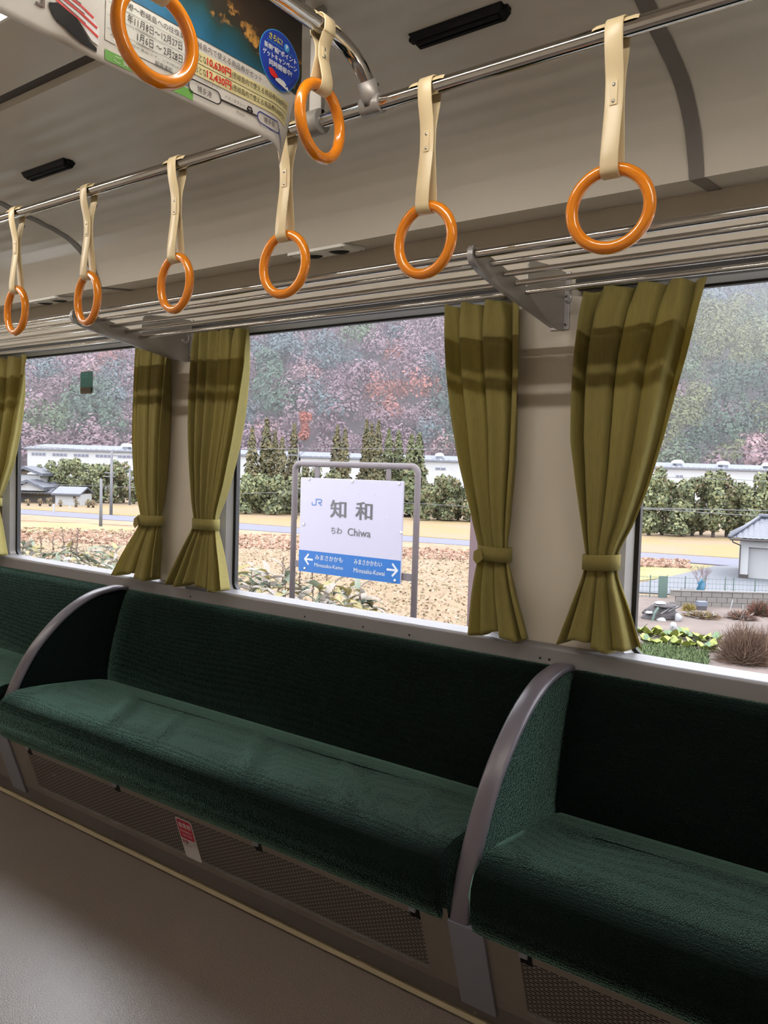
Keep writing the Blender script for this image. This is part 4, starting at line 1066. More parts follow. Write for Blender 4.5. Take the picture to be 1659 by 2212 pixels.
# =================================================================== OUTSIDE: single trees
def tree(name, label, cat, px, d, py_top, rx_px, shape, cols, n, seed, group, lean=0, zb=ZF):
    rg = np.random.default_rng(seed)
    b = far(px, d); b[2] = zb
    top = far(px, d, py_top)[2]; H = top - zb; RX = rx_px / F_PX * d
    t = thing(name, label, cat, tuple(b), 0, group)
    u = rg.random(n)
    if shape == 'cone':
        h = u ** 1.25; r = RX * (1 - h) ** .75 * (1 + .18 * np.sin(h * 40)) + .08
        a = rg.uniform(0, 2 * math.pi, n); q = rg.uniform(.55, 1.05, n)
        pos = np.stack([b[0] + r * q * np.cos(a), b[1] + r * q * np.sin(a), zb + H * (.06 + .94 * h)], 1)
        nrm = np.stack([np.cos(a), np.sin(a), np.full(n, .7)], 1); size = .24 * RX * (1.15 - h * .7)
    else:
        k = 12 if shape == 'broad' else 6; n = int(n * 2.2) if shape == 'broad' else n; u = rg.random(n)
        cz = np.concatenate([rg.uniform(.06, .3, 3), rg.uniform(.3, .86, k - 3)]) ; cr = rg.uniform(.36, .55, k) * RX * (1.2 - .5 * cz); ca = rg.uniform(0, 2 * math.pi, k); co = rg.uniform(0, .6, k) * RX
        if shape == 'column': co *= .5; cz = np.linspace(.12, .9, k); cr = RX * (.75 - .45 * cz)
        w = rg.integers(0, k, n); v = rg.normal(0, 1, (n, 3)); v /= np.linalg.norm(v, axis=1)[:, None]
        ext = np.stack([cr[w], cr[w], np.maximum(cr[w], H * .13)], 1)
        pos = np.stack([b[0] + co[w] * np.cos(ca[w]), b[1] + co[w] * np.sin(ca[w]), zb + H * cz[w]], 1) + v * ext * rg.uniform(.7, 1.05, (n, 1))
        pos[:, 2] = np.clip(pos[:, 2], zb + .3, top)
        nrm = v; size = np.full(n, .11 * RX)
    c = np.array(cols)[rg.integers(0, len(cols), n)] * rg.uniform(.85, 1.15, (n, 1)) * 1.25
    P = leaf_quads(pos, nrm, size, rg, .5)
    quads_mesh('foliage', P, c, M['leaf'], t)
    obj('trunk', tube([(b[0], b[1], zb - .1), (b[0] + lean, b[1], zb + H * .45), (b[0] + lean * 1.2, b[1], zb + H * .86)], [.16, .11, .03], 7), M['bark'], t)
    return t
CEDAR = [np.array(srgb(*c)) for c in ((158, 148, 108), (144, 138, 104), (168, 152, 116), (134, 136, 108))]
CEDAR2 = [np.array(srgb(*c)) for c in ((152, 160, 116), (138, 150, 112), (164, 160, 122))]
ORD = ['first', 'second', 'third', 'fourth', 'fifth', 'sixth', 'seventh', 'eighth', 'ninth', 'tenth', 'eleventh', 'twelfth', 'thirteenth', 'fourteenth', 'fifteenth']
ced = [(541, 921, 17), (572, 903, 19), (590, 930, 15), (606, 943, 16), (631, 914, 17), (724, 918, 18), (741, 925, 16), (787, 905, 16), (798, 914, 15), (812, 908, 17), (835, 926, 18), (856, 931, 21), (884, 937, 21), (901, 935, 22)]
for i, (px, py, r) in enumerate(ced):
    tree('cedar_tree', f'tall pointed cedar beyond the station sign, {ORD[i]} from the left in the row', 'tree', px, 88 + (i % 3) * 2.2, py, r * 1.25, 'cone', CEDAR if i < 10 else CEDAR2, 1200, 40 + i, 'cedars behind the station sign')
BAMB = [np.array(srgb(*c)) for c in ((190, 194, 142), (168, 178, 134), (204, 204, 156), (150, 160, 130))]
MIX = [np.array(srgb(*c)) for c in ((166, 174, 124), (146, 158, 118), (180, 174, 130), (188, 166, 136), (152, 162, 128))]
low = [(530, 1020, 34), (560, 1010, 32), (596, 1015, 34), (628, 1030, 30), (662, 995, 26), (690, 1004, 26), (716, 1010, 28)]
for i, (px, py, r) in enumerate(low):
    tree('grove_tree', f'bushy grove tree under the cedars left of the sign, {ORD[i]} from the left', 'tree', px, 84 + (i % 2) * 2, py, r, 'broad', BAMB if i < 4 else MIX, 620, 70 + i, 'grove under the cedars')
rgt = [(926, 1036, 24), (946, 1026, 24), (968, 1008, 22), (990, 1020, 26), (1016, 1018, 26), (1046, 1022, 26)]
for i, (px, py, r) in enumerate(rgt):
    tree('mixed_tree', f'leafy tree right of the station sign before the white factory, {ORD[i]} from the sign', 'tree', px, 82 + (i % 2) * 2, py, r * 1.35, 'broad', MIX, 800, 90 + i, 'trees right of the station sign')
hed = [(1404, 1010, 26), (1432, 1003, 24), (1456, 1030, 24), (1476, 1016, 24), (1498, 1026, 22), (1517, 1008, 18), (1543, 1010, 24), (1572, 1006, 24), (1600, 1022, 26), (1628, 1000, 24), (1652, 1008, 26), (1690, 1010, 30)]
for i, (px, py, r) in enumerate(hed):
    tree('windbreak_tree', f'tree of the evergreen windbreak in the right window, {ORD[i]} from the curtain', 'tree', px, 70 + (i % 3) * 1.5, py, r * 1.4, 'broad', MIX if i % 3 else BAMB, 900, 110 + i, 'windbreak behind the golden field')
bam = [(84, 1003, 12, 'column'), (100, 1004, 10, 'column'), (122, 990, 20, 'broad'), (140, 986, 20, 'broad'), (163, 985, 20, 'broad'), (182, 990, 22, 'broad'), (204, 998, 22, 'broad'), (222, 986, 20, 'broad'), (244, 992, 24, 'broad'), (266, 982, 22, 'broad'), (288, 998, 22, 'broad')]
for i, (px, py, r, sh_) in enumerate(bam):
    tree('bamboo_tree', f'feathery grove tree below the white factory in the left window, {ORD[i]} from the left', 'tree', px, 98 + (i % 2) * 2, py, r * 1.3, sh_, BAMB if i < 8 else MIX, 700, 130 + i, 'grove behind the old house')
tree('rust_tree', 'single rust red tree standing out on the slope above the cedars', 'tree', 652, 162, 884, 22, 'broad', [np.array(srgb(228, 140, 122)), np.array(srgb(214, 130, 114))], 500, 150, 'autumn trees', zb=6.5)
tree('pink_tree', 'pinkish grey bare tree at the foot of the slope above the right factory roof', 'tree', 1640, 152, 925, 60, 'broad', [np.array(srgb(226, 188, 190)), np.array(srgb(204, 170, 178))], 1400, 151, 'autumn trees')

# tufts of straw on the near field, russet clumps by the road
def tufts(name, n, d0, d1, l0, l1, h, w, cols, label, cat, seed, z=ZF):
    rg = np.random.default_rng(seed)
    d = d0 + (d1 - d0) * rg.random(n) ** 1.4; l = d * rg.uniform(l0, l1, n)
    X = FW[0] * d + RT[0] * l; Y = FW[1] * d + RT[1] * l
    ok = Y > 20; X, Y, d, l = X[ok], Y[ok], d[ok], l[ok]; n = len(X)
    a = rg.uniform(0, math.pi, n); hh = h * rg.uniform(.5, 1.3, n); ww = w * rg.uniform(.6, 1.3, n); lx, ly = rg.normal(0, .5, n) * hh, rg.normal(0, .5, n) * hh
    c, s = np.cos(a) * ww, np.sin(a) * ww
    P = np.stack([np.stack([X - c, Y - s, np.full(n, z)], 1), np.stack([X + c, Y + s, np.full(n, z)], 1), np.stack([X + c * .5 + lx, Y + s * .5 + ly, z + hh], 1), np.stack([X - c * .7 + lx, Y - s * .7 + ly, z + hh * .8], 1)], 1)
    cc = np.minimum(2.2, np.array(cols)[rg.integers(0, len(cols), n)] * rg.uniform(.92, 1.1, (n, 1)) * 1.5)
    return tag(quads_mesh(name, P, cc, M['leaf']), label, cat, kind='stuff')
STRAW = [np.array(srgb(*c)) for c in ((236, 208, 182), (224, 194, 164), (232, 202, 180), (214, 188, 156), (204, 194, 156))]
tufts('straw_stubble', 24000, 21, 58, -.55, .30, .06, .06, STRAW, 'pale straw stubble tufts covering the near field', 'stubble', 3)
RUSS = [np.array(srgb(*c)) for c in ((244, 196, 170), (232, 184, 162), (244, 212, 186), (226, 188, 162))]
tufts('dry_grass', 5000, 49, 59, -.55, -.06, .12, .14, RUSS, 'russet dry grass tufts beside the road', 'grass', 4)
tufts('dry_grass', 1400, 46, 52, -.06, .11, .12, .14, RUSS, 'russet dry grass tufts right of the station sign', 'grass', 8)
tufts('dry_grass', 800, 45, 49, .30, .38, .18, .16, RUSS, 'russet dry grass tufts near the parking lot', 'grass', 6)

# =================================================================== OUTSIDE: factories, houses, poles
def local_thing(name, label, cat, px, d, group=None, z=ZF, turn=0.0):
    p = far(px, d); return thing(name, label, cat, (p[0], p[1], z), HEAD + turn, group)
def lobj(name, vf, m, t, **k): return obj(name, vf, m, t, local=True, **k)
def factory(px0, px1, label, windows, vents, d=132.0):
    s = d / F_PX; pm = (px0 + px1) / 2
    t = local_thing('factory_building', label, 'building', pm, d, 'white factory halls behind the trees')
    X = lambda px: (px - pm) * s
    zr = 1.2 + 28.5 * s - ZF
    lobj('wall', box(X(px0), X(px1), 0, 16, 0, zr - .45), M['white_wall'], t)
    lobj('roof', ([(X(px0) - .4, -.5, zr - .5), (X(px1) + .4, -.5, zr - .5), (X(px1) + .4, 8, zr + .35), (X(px0) - .4, 8, zr + .35), (X(px0) - .4, -.5, zr - .22), (X(px1) + .4, -.5, zr - .22), (X(px1) + .4, 8, zr + .6), (X(px0) - .4, 8, zr + .6)], box(0, 1, 0, 1, 0, 1)[1]), M['roof_blue'], t)
    n = int((X(px1) - X(px0)) / .9)
    ribs = [box(X(px0) + .9 * k + .1, X(px0) + .9 * k + .45, -.55, -.1, zr - .26, zr - .08) for k in range(n)]
    o = lobj('roof_ribs', join(*ribs), M['white_wall'], t); o['kind'] = 'stuff'
    for (a, b, ya, yb, k) in windows:
        za, zb = zr - (yb + 0) * s, zr - (ya + 0) * s
        w = lobj('window', box(X(a), X(b), -.06, .02, za, zb), M['white_wall'], t)
        for q in range(k):
            wa, wb = X(a) + (X(b) - X(a)) * q / k + .06, X(a) + (X(b) - X(a)) * (q + 1) / k - .06
            p = lobj('pane', box(wa, wb, -.10, -.05, za + .06, zb - .06), M['win_dark'], w); p.location = (0, 0, 0)
    for px in vents:
        cx = X(px); r = 10 * s
        v = lobj('roof_vent', prism_y([(cx + r * math.cos(a), zr + .35 + .85 * r * max(0, math.sin(a)) * 1.0) for a in np.linspace(0, math.pi, 12)], 1.0, 3.0), M['white_wall'], t)
        b = lobj('vent_base', box(cx - r * .6, cx + r * .6, 1.1, 2.9, zr - .3, zr + .36), M['roof_blue'], v); b.location = (0, 0, 0)
factory(57, 640, 'long white factory hall with strip windows behind the left grove', [(66, 97, 13, 20, 4), (111, 143, 13, 20, 4), (157, 190, 13, 20, 4), (204, 239, 13, 20, 4), (252, 290, 13, 20, 4), (330, 364, 13, 20, 4)], [263])
factory(646, 1210, 'white factory hall seen above the station sign', [(937, 960, 19, 25, 2), (1005, 1029, 19, 25, 2)], [947, 1016])
factory(1218, 1900, 'white factory hall behind the windbreak in the right window', [(1456, 1472, 20, 26, 2)], [1468, 1568, 1667])

def roof_gable(x0, x1, y0, y1, z0, z1, th=.18):
    """two slopes, ridge along x"""
    ym = (y0 + y1) / 2
    V = [(x0, y0, z0), (x1, y0, z0), (x1, ym, z1), (x0, ym, z1), (x1, y1, z0), (x0, y1, z0)]
    W = [(a, b, c + th) for a, b, c in V]
    Fc = [(0, 1, 2, 3), (3, 2, 4, 5)]; n = 6
    Fc = [tuple(i for i in q) for q in Fc] + [tuple(i + n for i in q) for q in Fc] + [(0, 1, 7, 6), (4, 5, 11, 10), (0, 3, 9, 6), (3, 5, 11, 9), (1, 2, 8, 7), (2, 4, 10, 8)]
    return V + W, Fc
# old farmhouse at the left
s = 94 / F_PX; hs = local_thing('farmhouse', 'old two-tier tiled farmhouse at the left edge of the far window', 'house', 62, 94, 'houses')
X = lambda px: (px - 62) * s
Zp = lambda py: 5.0 - (py - 992) * s
lobj('wall_base', box(X(-20), X(108), 0, 6, 0, Zp(1067)), M['dark_wood'], hs)
lobj('wall_upper', box(X(-20), X(108), .05, 6, Zp(1067), Zp(1058)), M['white_wall'], hs)
for k in range(9): lobj('wall_post', box(X(46) + k * .40, X(46) + k * .40 + .06, -.02, .06, Zp(1067), Zp(1060)), M['dark_wood'], hs)
lobj('lower_roof', ([(X(-30), -1.2, Zp(1061)), (X(118), -1.2, Zp(1061)), (X(92), 3, Zp(1040)), (X(-30), 3, Zp(1040)), (X(-30), -1.2, Zp(1063.5)), (X(118), -1.2, Zp(1063.5)), (X(95), 5, Zp(1043)), (X(-30), 5, Zp(1043))], box(0, 1, 0, 1, 0, 1)[1]), M['tile'], hs)
g = lobj('gable', prism_y([(X(36), Zp(1055)), (X(72), Zp(1042)), (X(105), Zp(1056)), (X(105), Zp(1058)), (X(36), Zp(1058))], -1.6, 1.0), M['white_wall'], hs)
for a, b in (((X(34), Zp(1055)), (X(72), Zp(1040.5))), ((X(72), Zp(1040.5)), (X(108), Zp(1056)))):
    lobj('gable_roof', prism_y([a, b, (b[0], b[1] + .32), (a[0], a[1] + .32)], -2.0, 1.4), M['tile'], hs)
lobj('upper_wall', box(X(20), X(77), 1.0, 5, Zp(1045), Zp(1026)), M['white_wall'], hs)
for a, b in (((X(-10), Zp(1030)), (X(46), Zp(1013))), ((X(46), Zp(1013)), (X(88), Zp(1028)))):
    lobj('upper_roof', prism_y([a, b, (b[0], b[1] + .35), (a[0], a[1] + .35)], .2, 5.4), M['tile'], hs)
sh2 = local_thing('storehouse', 'small white storehouse with grey tiled roof beside the old farmhouse', 'shed', 145, 90, 'houses')
s2 = 90 / F_PX; X = lambda px: (px - 145) * s2; Zp = lambda py: 5.0 - (py - 994.5) * s2
lobj('wall', box(X(118), X(172), 0, 3.5, 0, Zp(1067)), M['white_wall'], sh2)
lobj('roof', roof_gable(X(113), X(176), -.5, 4.0, Zp(1069), Zp(1055)), M['tile'], sh2)
lobj('window', box(X(157), X(163), -.05, .02, Zp(1076), Zp(1071.5)), M['dark_wood'], sh2)
# hedge at the foot of the houses
for i, (px, r, py) in enumerate(((60, 10, 1076), (85, 9, 1077), (107, 10, 1074), (130, 9, 1078), (163, 8, 1072), (190, 11, 1078), (200, 10, 1079))):
    tree('garden_shrub', f'russet garden shrub at the foot of the old houses, {ORD[i]} from the left', 'shrub', px, 87, py, r, 'broad', RUSS[:2] + BAMB[:2], 160, 170 + i, 'shrubs by the old houses')

# white garage at the right
gd = 41.0; s3 = gd / F_PX
ga = local_thing('garage', 'white garage with grey tiled hip roof at the right edge', 'garage', 1605, gd, turn=-.40)
X = lambda px: (px - 1605) * s3
zE = 5.0 - (1163 - 1038) * s3
lobj('wall', join(box(0, .36, 0, 5, 0, zE), box(.36, 7, 0, 5, zE - .42, zE), box(6.6, 7, 0, 5, 0, zE), box(0, 7, 4.9, 5, 0, zE)), M['white_wall'], ga)
lobj('shutter_door', box(.36, 6.6, .28, .34, 0, zE - .42), M['white_sheet'], ga)
lobj('corner_foot', box(-.05, .40, -.06, .3, 0, .26), M['dark_wood'], ga)
lobj('plinth', box(-.5, 7, -.9, .25, -.02, .06), M['concrete'], ga)
nu_, nv_ = 170, 22
def tilept(u, v):
    l = -.55 + u * 8; w0 = -.65 + v * 2.8; z = zE + .02 + v * .95
    edge = -.55 + v * 1.45
    l = max(l, edge)
    step = (v * 10) % 1.0
    return (l, w0, z + .035 * abs(math.sin(math.pi * l / .27)) ** .8 + .04 * (1 - step))
lobj('roof_tiles', grid(tilept, nu_, nv_), M['tile'], ga)
lobj('roof_side', ([(-.55, -.65, zE), (.9, 2.15, zE + .97), (.9, 3.2, zE + .97), (-.55, 5.6, zE)], [(0, 1, 2, 3)]), M['tile'], ga)
lobj('hip_ridge', tube([(-.58, -.70, zE + .10), (.9, 2.15, zE + 1.08)], .10, 8), M['tile'], ga, smooth=True)
lobj('top_ridge', tube([(.8, 2.15, zE + 1.10), (8, 2.15, zE + 1.10)], .13, 8), M['tile'], ga, smooth=True)
lobj('gutter', tube([(-.55, -.70, zE - .02), (7, -.70, zE - .02)], .05, 7), M['dark_wood'], ga)
lobj('downpipe', tube([(-.42, -.68, zE - .04), (-.40, -.60, zE - .16), (-.02, -.12, zE - .34), (-.03, -.10, zE - .5), (-.03, -.10, .25)], .03, 7), M['dark_wood'], ga)

def pole(px, d, py_top, label, arms=(), r=.13):
    b = far(px, d); zt = far(px, d, py_top)[2]
    t = thing('utility_pole', label, 'utility pole', (b[0], b[1], ZF), HEAD, 'utility poles')
    lobj('shaft', tube([(0, 0, -.1), (0, 0, zt - ZF)], [r, r * .72], 10), M['pole'], t, smooth=True)
    for (py, w, off) in arms:
        z = far(px, d, py)[2] - ZF
        lobj('crossarm', box(off - w / 2, off + w / 2, -.06, .06, z - .05, z + .05), M['pole'], t)
    return t
pole(217, 62, 1034, 'short thick concrete pole in the far window before the road', r=.13)
pole(239, 76, 974, 'tallest concrete utility pole in the far window, with crossarms', [(1021, 1.0, -.15), (1029, 1.0, -.15), (984, .7, .2)], r=.15)
p_ = pole(279, 95, 1010, 'slim utility pole with a lamp by the curtain in the far window', [(1016, .8, 0)], r=.13)
lobj('lamp_head', ball((.7, 0, far(279, 95, 1033)[2] - ZF), .42, sx=1.5, sz=.6, n=8, m=5), M['pole'], p_)
pole(641, 78, 967, 'thin utility pole rising just left of the station sign', [(983, .9, -.45), (1055, .3, .2)], r=.07)
def wire(label, pts, d, r=.022):
    P = []
    for i in range(len(pts) - 1):
        (xa, ya), (xb, yb) = pts[i], pts[i + 1]
        for k in range(8):
            u = k / 8; P.append(tuple(far(xa + (xb - xa) * u, d, ya + (yb - ya) * u)))
    P.append(tuple(far(*(pts[-1][0], d, pts[-1][1]))))
    tag(obj('power_line', tube(P, r, 5), M['pole']), label, 'power line', 'power lines')
wire('upper power line crossing in front of the cedars', [(-100, 952), (240, 975), (641, 968), (1100, 970), (1500, 974), (1800, 980)], 77)
wire('middle power line crossing behind the station sign', [(-100, 1040), (239, 1050), (510, 1066), (641, 1062), (880, 1086), (1060, 1096)], 76)
wire('thick power line in front of the windbreak in the right window', [(1060, 1088), (1385, 1097), (1659, 1103), (1900, 1106)], 68, .035)
wire('lower power line in front of the windbreak in the right window', [(1300, 1094), (1450, 1102), (1659, 1116), (1900, 1136)], 67, .03)
wire('thin power line just under the factory roof in the right window', [(1300, 1026), (1530, 1033), (1659, 1039), (1900, 1046)], 69)

# road posts
for i, (px, d, py, lab) in enumerate(((115, 77, 1089, 'small white marker post at the road in the far window'), (150, 84, 1092, 'smaller white marker post beyond the road in the far window'))):
    b = far(px, d); t = thing('marker_post', lab, 'post', (b[0], b[1], ZF), HEAD, 'road marker posts')
    lobj('shaft', box(-.08, .08, -.08, .08, 0, far(px, d, py)[2] - ZF), M['white_wall'], t, bevel=.02)

# =================================================================== OUTSIDE: the garden in the right window
# block wall
bw = local_thing('block_wall', 'low weathered concrete block wall across the garden', 'wall', 1570, 31.5)
rb = random.Random(4)
for r in range(3):
    for k in range(17):
        x0 = -2.0 + k * .40 + (.2 if r % 2 else 0); 
        lobj('block', box(x0, x0 + .385, rb.uniform(-.015, .015), .14, r * .205, r * .205 + .195), M['block'], bw, bevel=.008)
lobj('coping', box(-2.0, 4.8, -.02, .16, .615, .66), M['block'], bw)
# green net fence
fn = local_thing('net_fence', 'thin green net fence behind the garden block wall', 'fence', 1520, 33.5)
fx = [(px - 1520) * 33.5 / F_PX for px in (1388, 1412, 1449, 1488, 1530, 1575, 1593, 1640, 1700)]
for x in fx: lobj('fence_post', tube([(x, 0, 0), (x, 0, .98)], .022, 6), M['green_net'], fn)
for z in np.arange(.1, .95, .2): lobj('fence_wire', tube([(fx[0], 0, z), (fx[-1], 0, z - .03)], .007, 4), M['green_net'], fn)
o = lobj('net_wires', join(*[tube([(x, 0, .06), (x, 0, .92)], .005, 3) for x in np.arange(fx[0], fx[-1], .16)]), M['green_net'], fn); o['kind'] = 'stuff'
lobj('fence_panel', box(fx[2] - .35, fx[2], -.02, .02, .05, .95), M['green_net'], fn)
# rubbish heap
hp = local_thing('rubbish_heap', 'heap of sheets, planks and scrap at the edge of the garden', 'rubbish heap', 1440, 28.5)
rb = random.Random(8)
def blob(cx, cy, cz, rx, ry, rz, m, name):
    v, f = ball((0, 0, 0), 1, n=14, m=9)
    v = [(cx + p[0] * rx * (1 + rb.uniform(-.22, .22)), cy + p[1] * ry, cz + max(-.2, p[2]) * rz * (1 + rb.uniform(-.25, .25))) for p in v]
    return lobj(name, (v, f), m, hp)
blob(0, 0, .15, .62, .4, .42, M['rubbish'], 'scrap_mound'); blob(-.35, -.1, .05, .35, .3, .25, M['rubbish'], 'scrap_mound'); blob(.05, -.25, .52, .42, .25, .10, M['rubbish'], 'cover_sheet')
blob(-.12, -.2, .62, .2, .2, .06, M['white_sheet'], 'plastic_sheet'); blob(-.55, -.3, .28, .14, .12, .07, M['white_sheet'], 'plastic_sheet'); blob(-.18, -.5, .06, .16, .10, .10, M['white_sheet'], 'plastic_sheet')
for k in range(5): lobj('plank', tube([(-.3 + k * .13, -.40, .22 + .05 * k), (.05 + k * .12, -.42, .50 + .02 * k)], .017, 5), M['white_sheet'] if k % 2 else M['rubbish'], hp)
lobj('green_hose', tube([(-.28, -.45, .5), (-.42, -.5, .3), (-.5, -.52, .0)], .045, 7), M['green_net'], hp)
wb = local_thing('white_bag', 'white plastic bag leaning beside the rubbish heap', 'bag', 1474, 28.0)
v, f = ball((0, 0, .17), .17, sx=.75, sy=.6, sz=1.0, n=10, m=7); lobj('bag_body', ([(p[0] + .05 * math.sin(9 * p[2]), p[1], max(0, p[2])) for p in v], f), M['white_sheet'], wb, smooth=True)
gb = local_thing('grey_crate', 'blue grey crate standing before the block wall', 'crate', 1526, 30.6)
lobj('crate_body', box(-.16, .16, -.12, .12, 0, .22), M['rubbish'], gb, bevel=.01); lobj('crate_lid', box(-.18, .18, -.14, .14, .2, .38), M['roof_blue'], gb, bevel=.01)
bt = local_thing('tarp_stand', 'bench draped with a blue tarpaulin behind the garden wall', 'bench', 1512, 33.0)
lobj('stand_box', box(-.5, .1, -.1, .4, 0, .46), M['rubbish'], bt, bevel=.01)
v, f = grid(lambda u, w: (-.02 + u * .30 + .03 * math.sin(8 * w), -.14 - .05 * math.sin(6 * u + 4 * w), .98 - .62 * w - .30 * abs(u - .55) * (1 - w)), 10, 12)
lobj('blue_tarp', (v, f), M['blue_tarp'], bt, smooth=True).modifiers.new('t', 'SOLIDIFY').thickness = .02
lobj('white_flap', box(.16, .32, -.2, -.17, .18, .42), M['white_sheet'], bt, bevel=.01)
# bare little tree
bb = local_thing('bare_tree', 'small leafless pinkish tree before the parking lot', 'tree', 1527, 34.5)
rb = random.Random(21); V, Fc = [], []
def branch(p, d, L, r, n):
    global V, Fc
    q = p + d * L; v, f = tube([tuple(p), tuple((p + q) / 2 + np.array([rb.uniform(-.03, .03), 0, 0])), tuple(q)], [r, r * .8, r * .6], 5); k = len(V); V += v; Fc += [tuple(i + k for i in g) for g in f]
    if n:
        for _ in range(3 if n > 1 else 4):
            nd = d + np.array([rb.uniform(-.8, .8), rb.uniform(-.6, .6), rb.uniform(-.05, .5)]); nd /= np.linalg.norm(nd); branch(q, nd, L * rb.uniform(.6, .85), r * .55, n - 1)
for a in (-.35, 0.05, .3): branch(np.array([0, 0, 0.]), np.array([a, 0, 1.0]) / math.hypot(a, 1), .45, .022, 4)
lobj('branches', (V, Fc), mat('pinkish_twig_bark', srgb(176, 138, 146), .9, vary=.15), bb)
# cabbages
def cabbage_leaf(a, tilt, L, m_):
    ca, sa = math.cos(a), math.sin(a); V = []
    for i in range(5):
        u = i / 4; w = L * .42 * math.sin(math.pi * (.15 + .8 * u)); r = L * u * math.cos(tilt * (1 - .3 * u)); z = L * u * math.sin(tilt) - .35 * L * u * u * (1.2 - tilt)
        for k in (-1, 0, 1): V.append((ca * r - sa * w * k, sa * r + ca * w * k, z + .05 * L * abs(k) + .02))
    return V, [(i * 3 + k, i * 3 + k + 1, i * 3 + k + 4, i * 3 + k + 3) for i in range(4) for k in (0, 1)]
leafm = [mat('yellow_green_cabbage_leaf', srgb(206, 218, 96), .6, vary=.18, vscale=6), mat('deep_green_cabbage_leaf', srgb(140, 176, 120), .6, vary=.18, vscale=6)]
rb = random.Random(31); spots = []
for i, px in enumerate(np.linspace(1385, 1545, 10)): spots.append((px + rb.uniform(-3, 3), 1372 + (px - 1385) * .10 + rb.uniform(-3, 3), 'back'))
for i, px in enumerate(np.linspace(1398, 1540, 8)): spots.append((px + rb.uniform(-3, 3), 1390 + (px - 1385) * .10 + rb.uniform(-3, 3), 'front'))
cnt = {'back': 0, 'front': 0}
for (px, py, row) in spots:
    p = at_z(px, py, ZF + .05); t = thing('cabbage_plant', f'leafy yellow green cabbage in the {row} row, {ORD[cnt[row]]} from the left', 'cabbage', tuple(p), rb.uniform(0, 6), 'cabbages in the garden'); cnt[row] += 1
    for k in range(9):
        lobj('leaf', cabbage_leaf(k * 2.4 + rb.uniform(-.3, .3), rb.uniform(.35, 1.25), rb.uniform(.22, .36), None), leafm[0] if rb.random() < .8 else leafm[1], t, smooth=True)
bk = at_z(1454, 1364, ZF + .05); t = thing('white_bucket', 'white bucket standing behind the cabbages', 'bucket', tuple(bk))
lobj('bucket_body', tube([(0, 0, 0), (0, 0, .24), (0, 0, .30)], [.11, .10, .06], 14), M['white_sheet'], t, smooth=True); lobj('bucket_mark', box(-.02, .03, -.112, -.10, .13, .18), M['sasa_green'], t)
def bush(name, label, px, py, rx, h, cols, n, seed, size, up=1.0, z=ZF + .04):
    p = at_z(px, py, z); rg = np.random.default_rng(seed)
    t = thing(name, label, 'shrub', tuple(p), 0, 'garden shrubs')
    v = rg.normal(0, 1, (n, 3)); v /= np.linalg.norm(v, axis=1)[:, None]; v[:, 2] = np.abs(v[:, 2])
    base = rg.normal(0, .25, (n, 3)) * rx; base[:, 2] = 0
    tip = v * np.array([rx, rx * .8, h]) * rg.uniform(.5, 1.05, (n, 1)) + base * .3
    a = base * .6 + tip * rg.uniform(.0, .5, (n, 1)); b = tip
    dirn = b - a; side = np.cross(dirn, rg.normal(0, 1, (n, 3))); side /= np.linalg.norm(side, axis=1)[:, None] + 1e-9; side *= size
    P = np.stack([a - side, a + side, b + side * .4, b - side * .4], 1)
    c = np.array(cols)[rg.integers(0, len(cols), n)] * rg.uniform(.8, 1.2, (n, 1))
    quads_mesh('twigs', P, c, M['leaf'], t, local=True)
    obj('root_stock', ball((0, 0, .02), .05, n=8, m=5), M['bark'], t, local=True)
DRY = [np.array(srgb(*c)) for c in ((176, 138, 116), (160, 124, 104), (190, 156, 132), (148, 116, 100))]
bush('dry_bush', 'big round brown dry bush at the lower right of the right window', 1606, 1432, .85, 1.15, DRY, 3600, 1, .008)
bush('dry_bush', 'smaller brown dry bush beside the sill at the right', 1656, 1420, .6, .95, DRY, 1500, 2, .008)
YEL = [np.array(srgb(*c)) for c in ((226, 196, 96), (206, 176, 84), (232, 208, 130))]
bush('yellow_grass_clump', 'bright yellow grass clump beside the rubbish heap', 1488, 1320, .34, .36, YEL, 420, 3, .012)
bush('flowering_weeds', 'low brown weeds with white flowers before the block wall', 1515, 1334, .75, .26, DRY[:2] + YEL[:1] + [np.array(srgb(240, 236, 230))], 900, 4, .014)
bush('flowering_weeds', 'russet weeds with white flowers by the white stakes', 1600, 1338, .62, .36, [np.array(srgb(196, 130, 116))] + DRY[:2] + [np.array(srgb(240, 236, 230))], 900, 5, .014)
bush('flowering_weeds', 'dark russet shrub before the right end of the block wall', 1640, 1330, .6, .62, DRY[1:2] + [np.array(srgb(130, 112, 90)), np.array(srgb(196, 120, 104))], 900, 6, .014)
GRN = [np.array(srgb(*c)) for c in ((150, 176, 116), (170, 190, 134), (136, 160, 108))]
p0 = [at_z(px, py, ZF + .05) for px, py in ((1375, 1392), (1530, 1412), (1530, 1442), (1375, 1432))]
rg = np.random.default_rng(9); n = 1600; u, w = rg.random(n), rg.random(n); p0 = np.array(p0)
C_ = ((1 - u) * (1 - w))[:, None] * p0[0] + (u * (1 - w))[:, None] * p0[1] + (u * w)[:, None] * p0[2] + ((1 - u) * w)[:, None] * p0[3]
tip = C_ + np.stack([rg.normal(0, .07, n), rg.normal(0, .07, n), rg.uniform(.06, .2, n)], 1); sd = rg.normal(0, .02, (n, 3)); sd[:, 2] = 0
tag(quads_mesh('green_weeds', np.stack([C_ - sd, C_ + sd, tip + sd * .3, tip - sd * .3], 1), np.array(GRN)[rg.integers(0, 3, n)], M['leaf']), 'low green weeds along the near edge of the garden', 'weeds', kind='stuff')
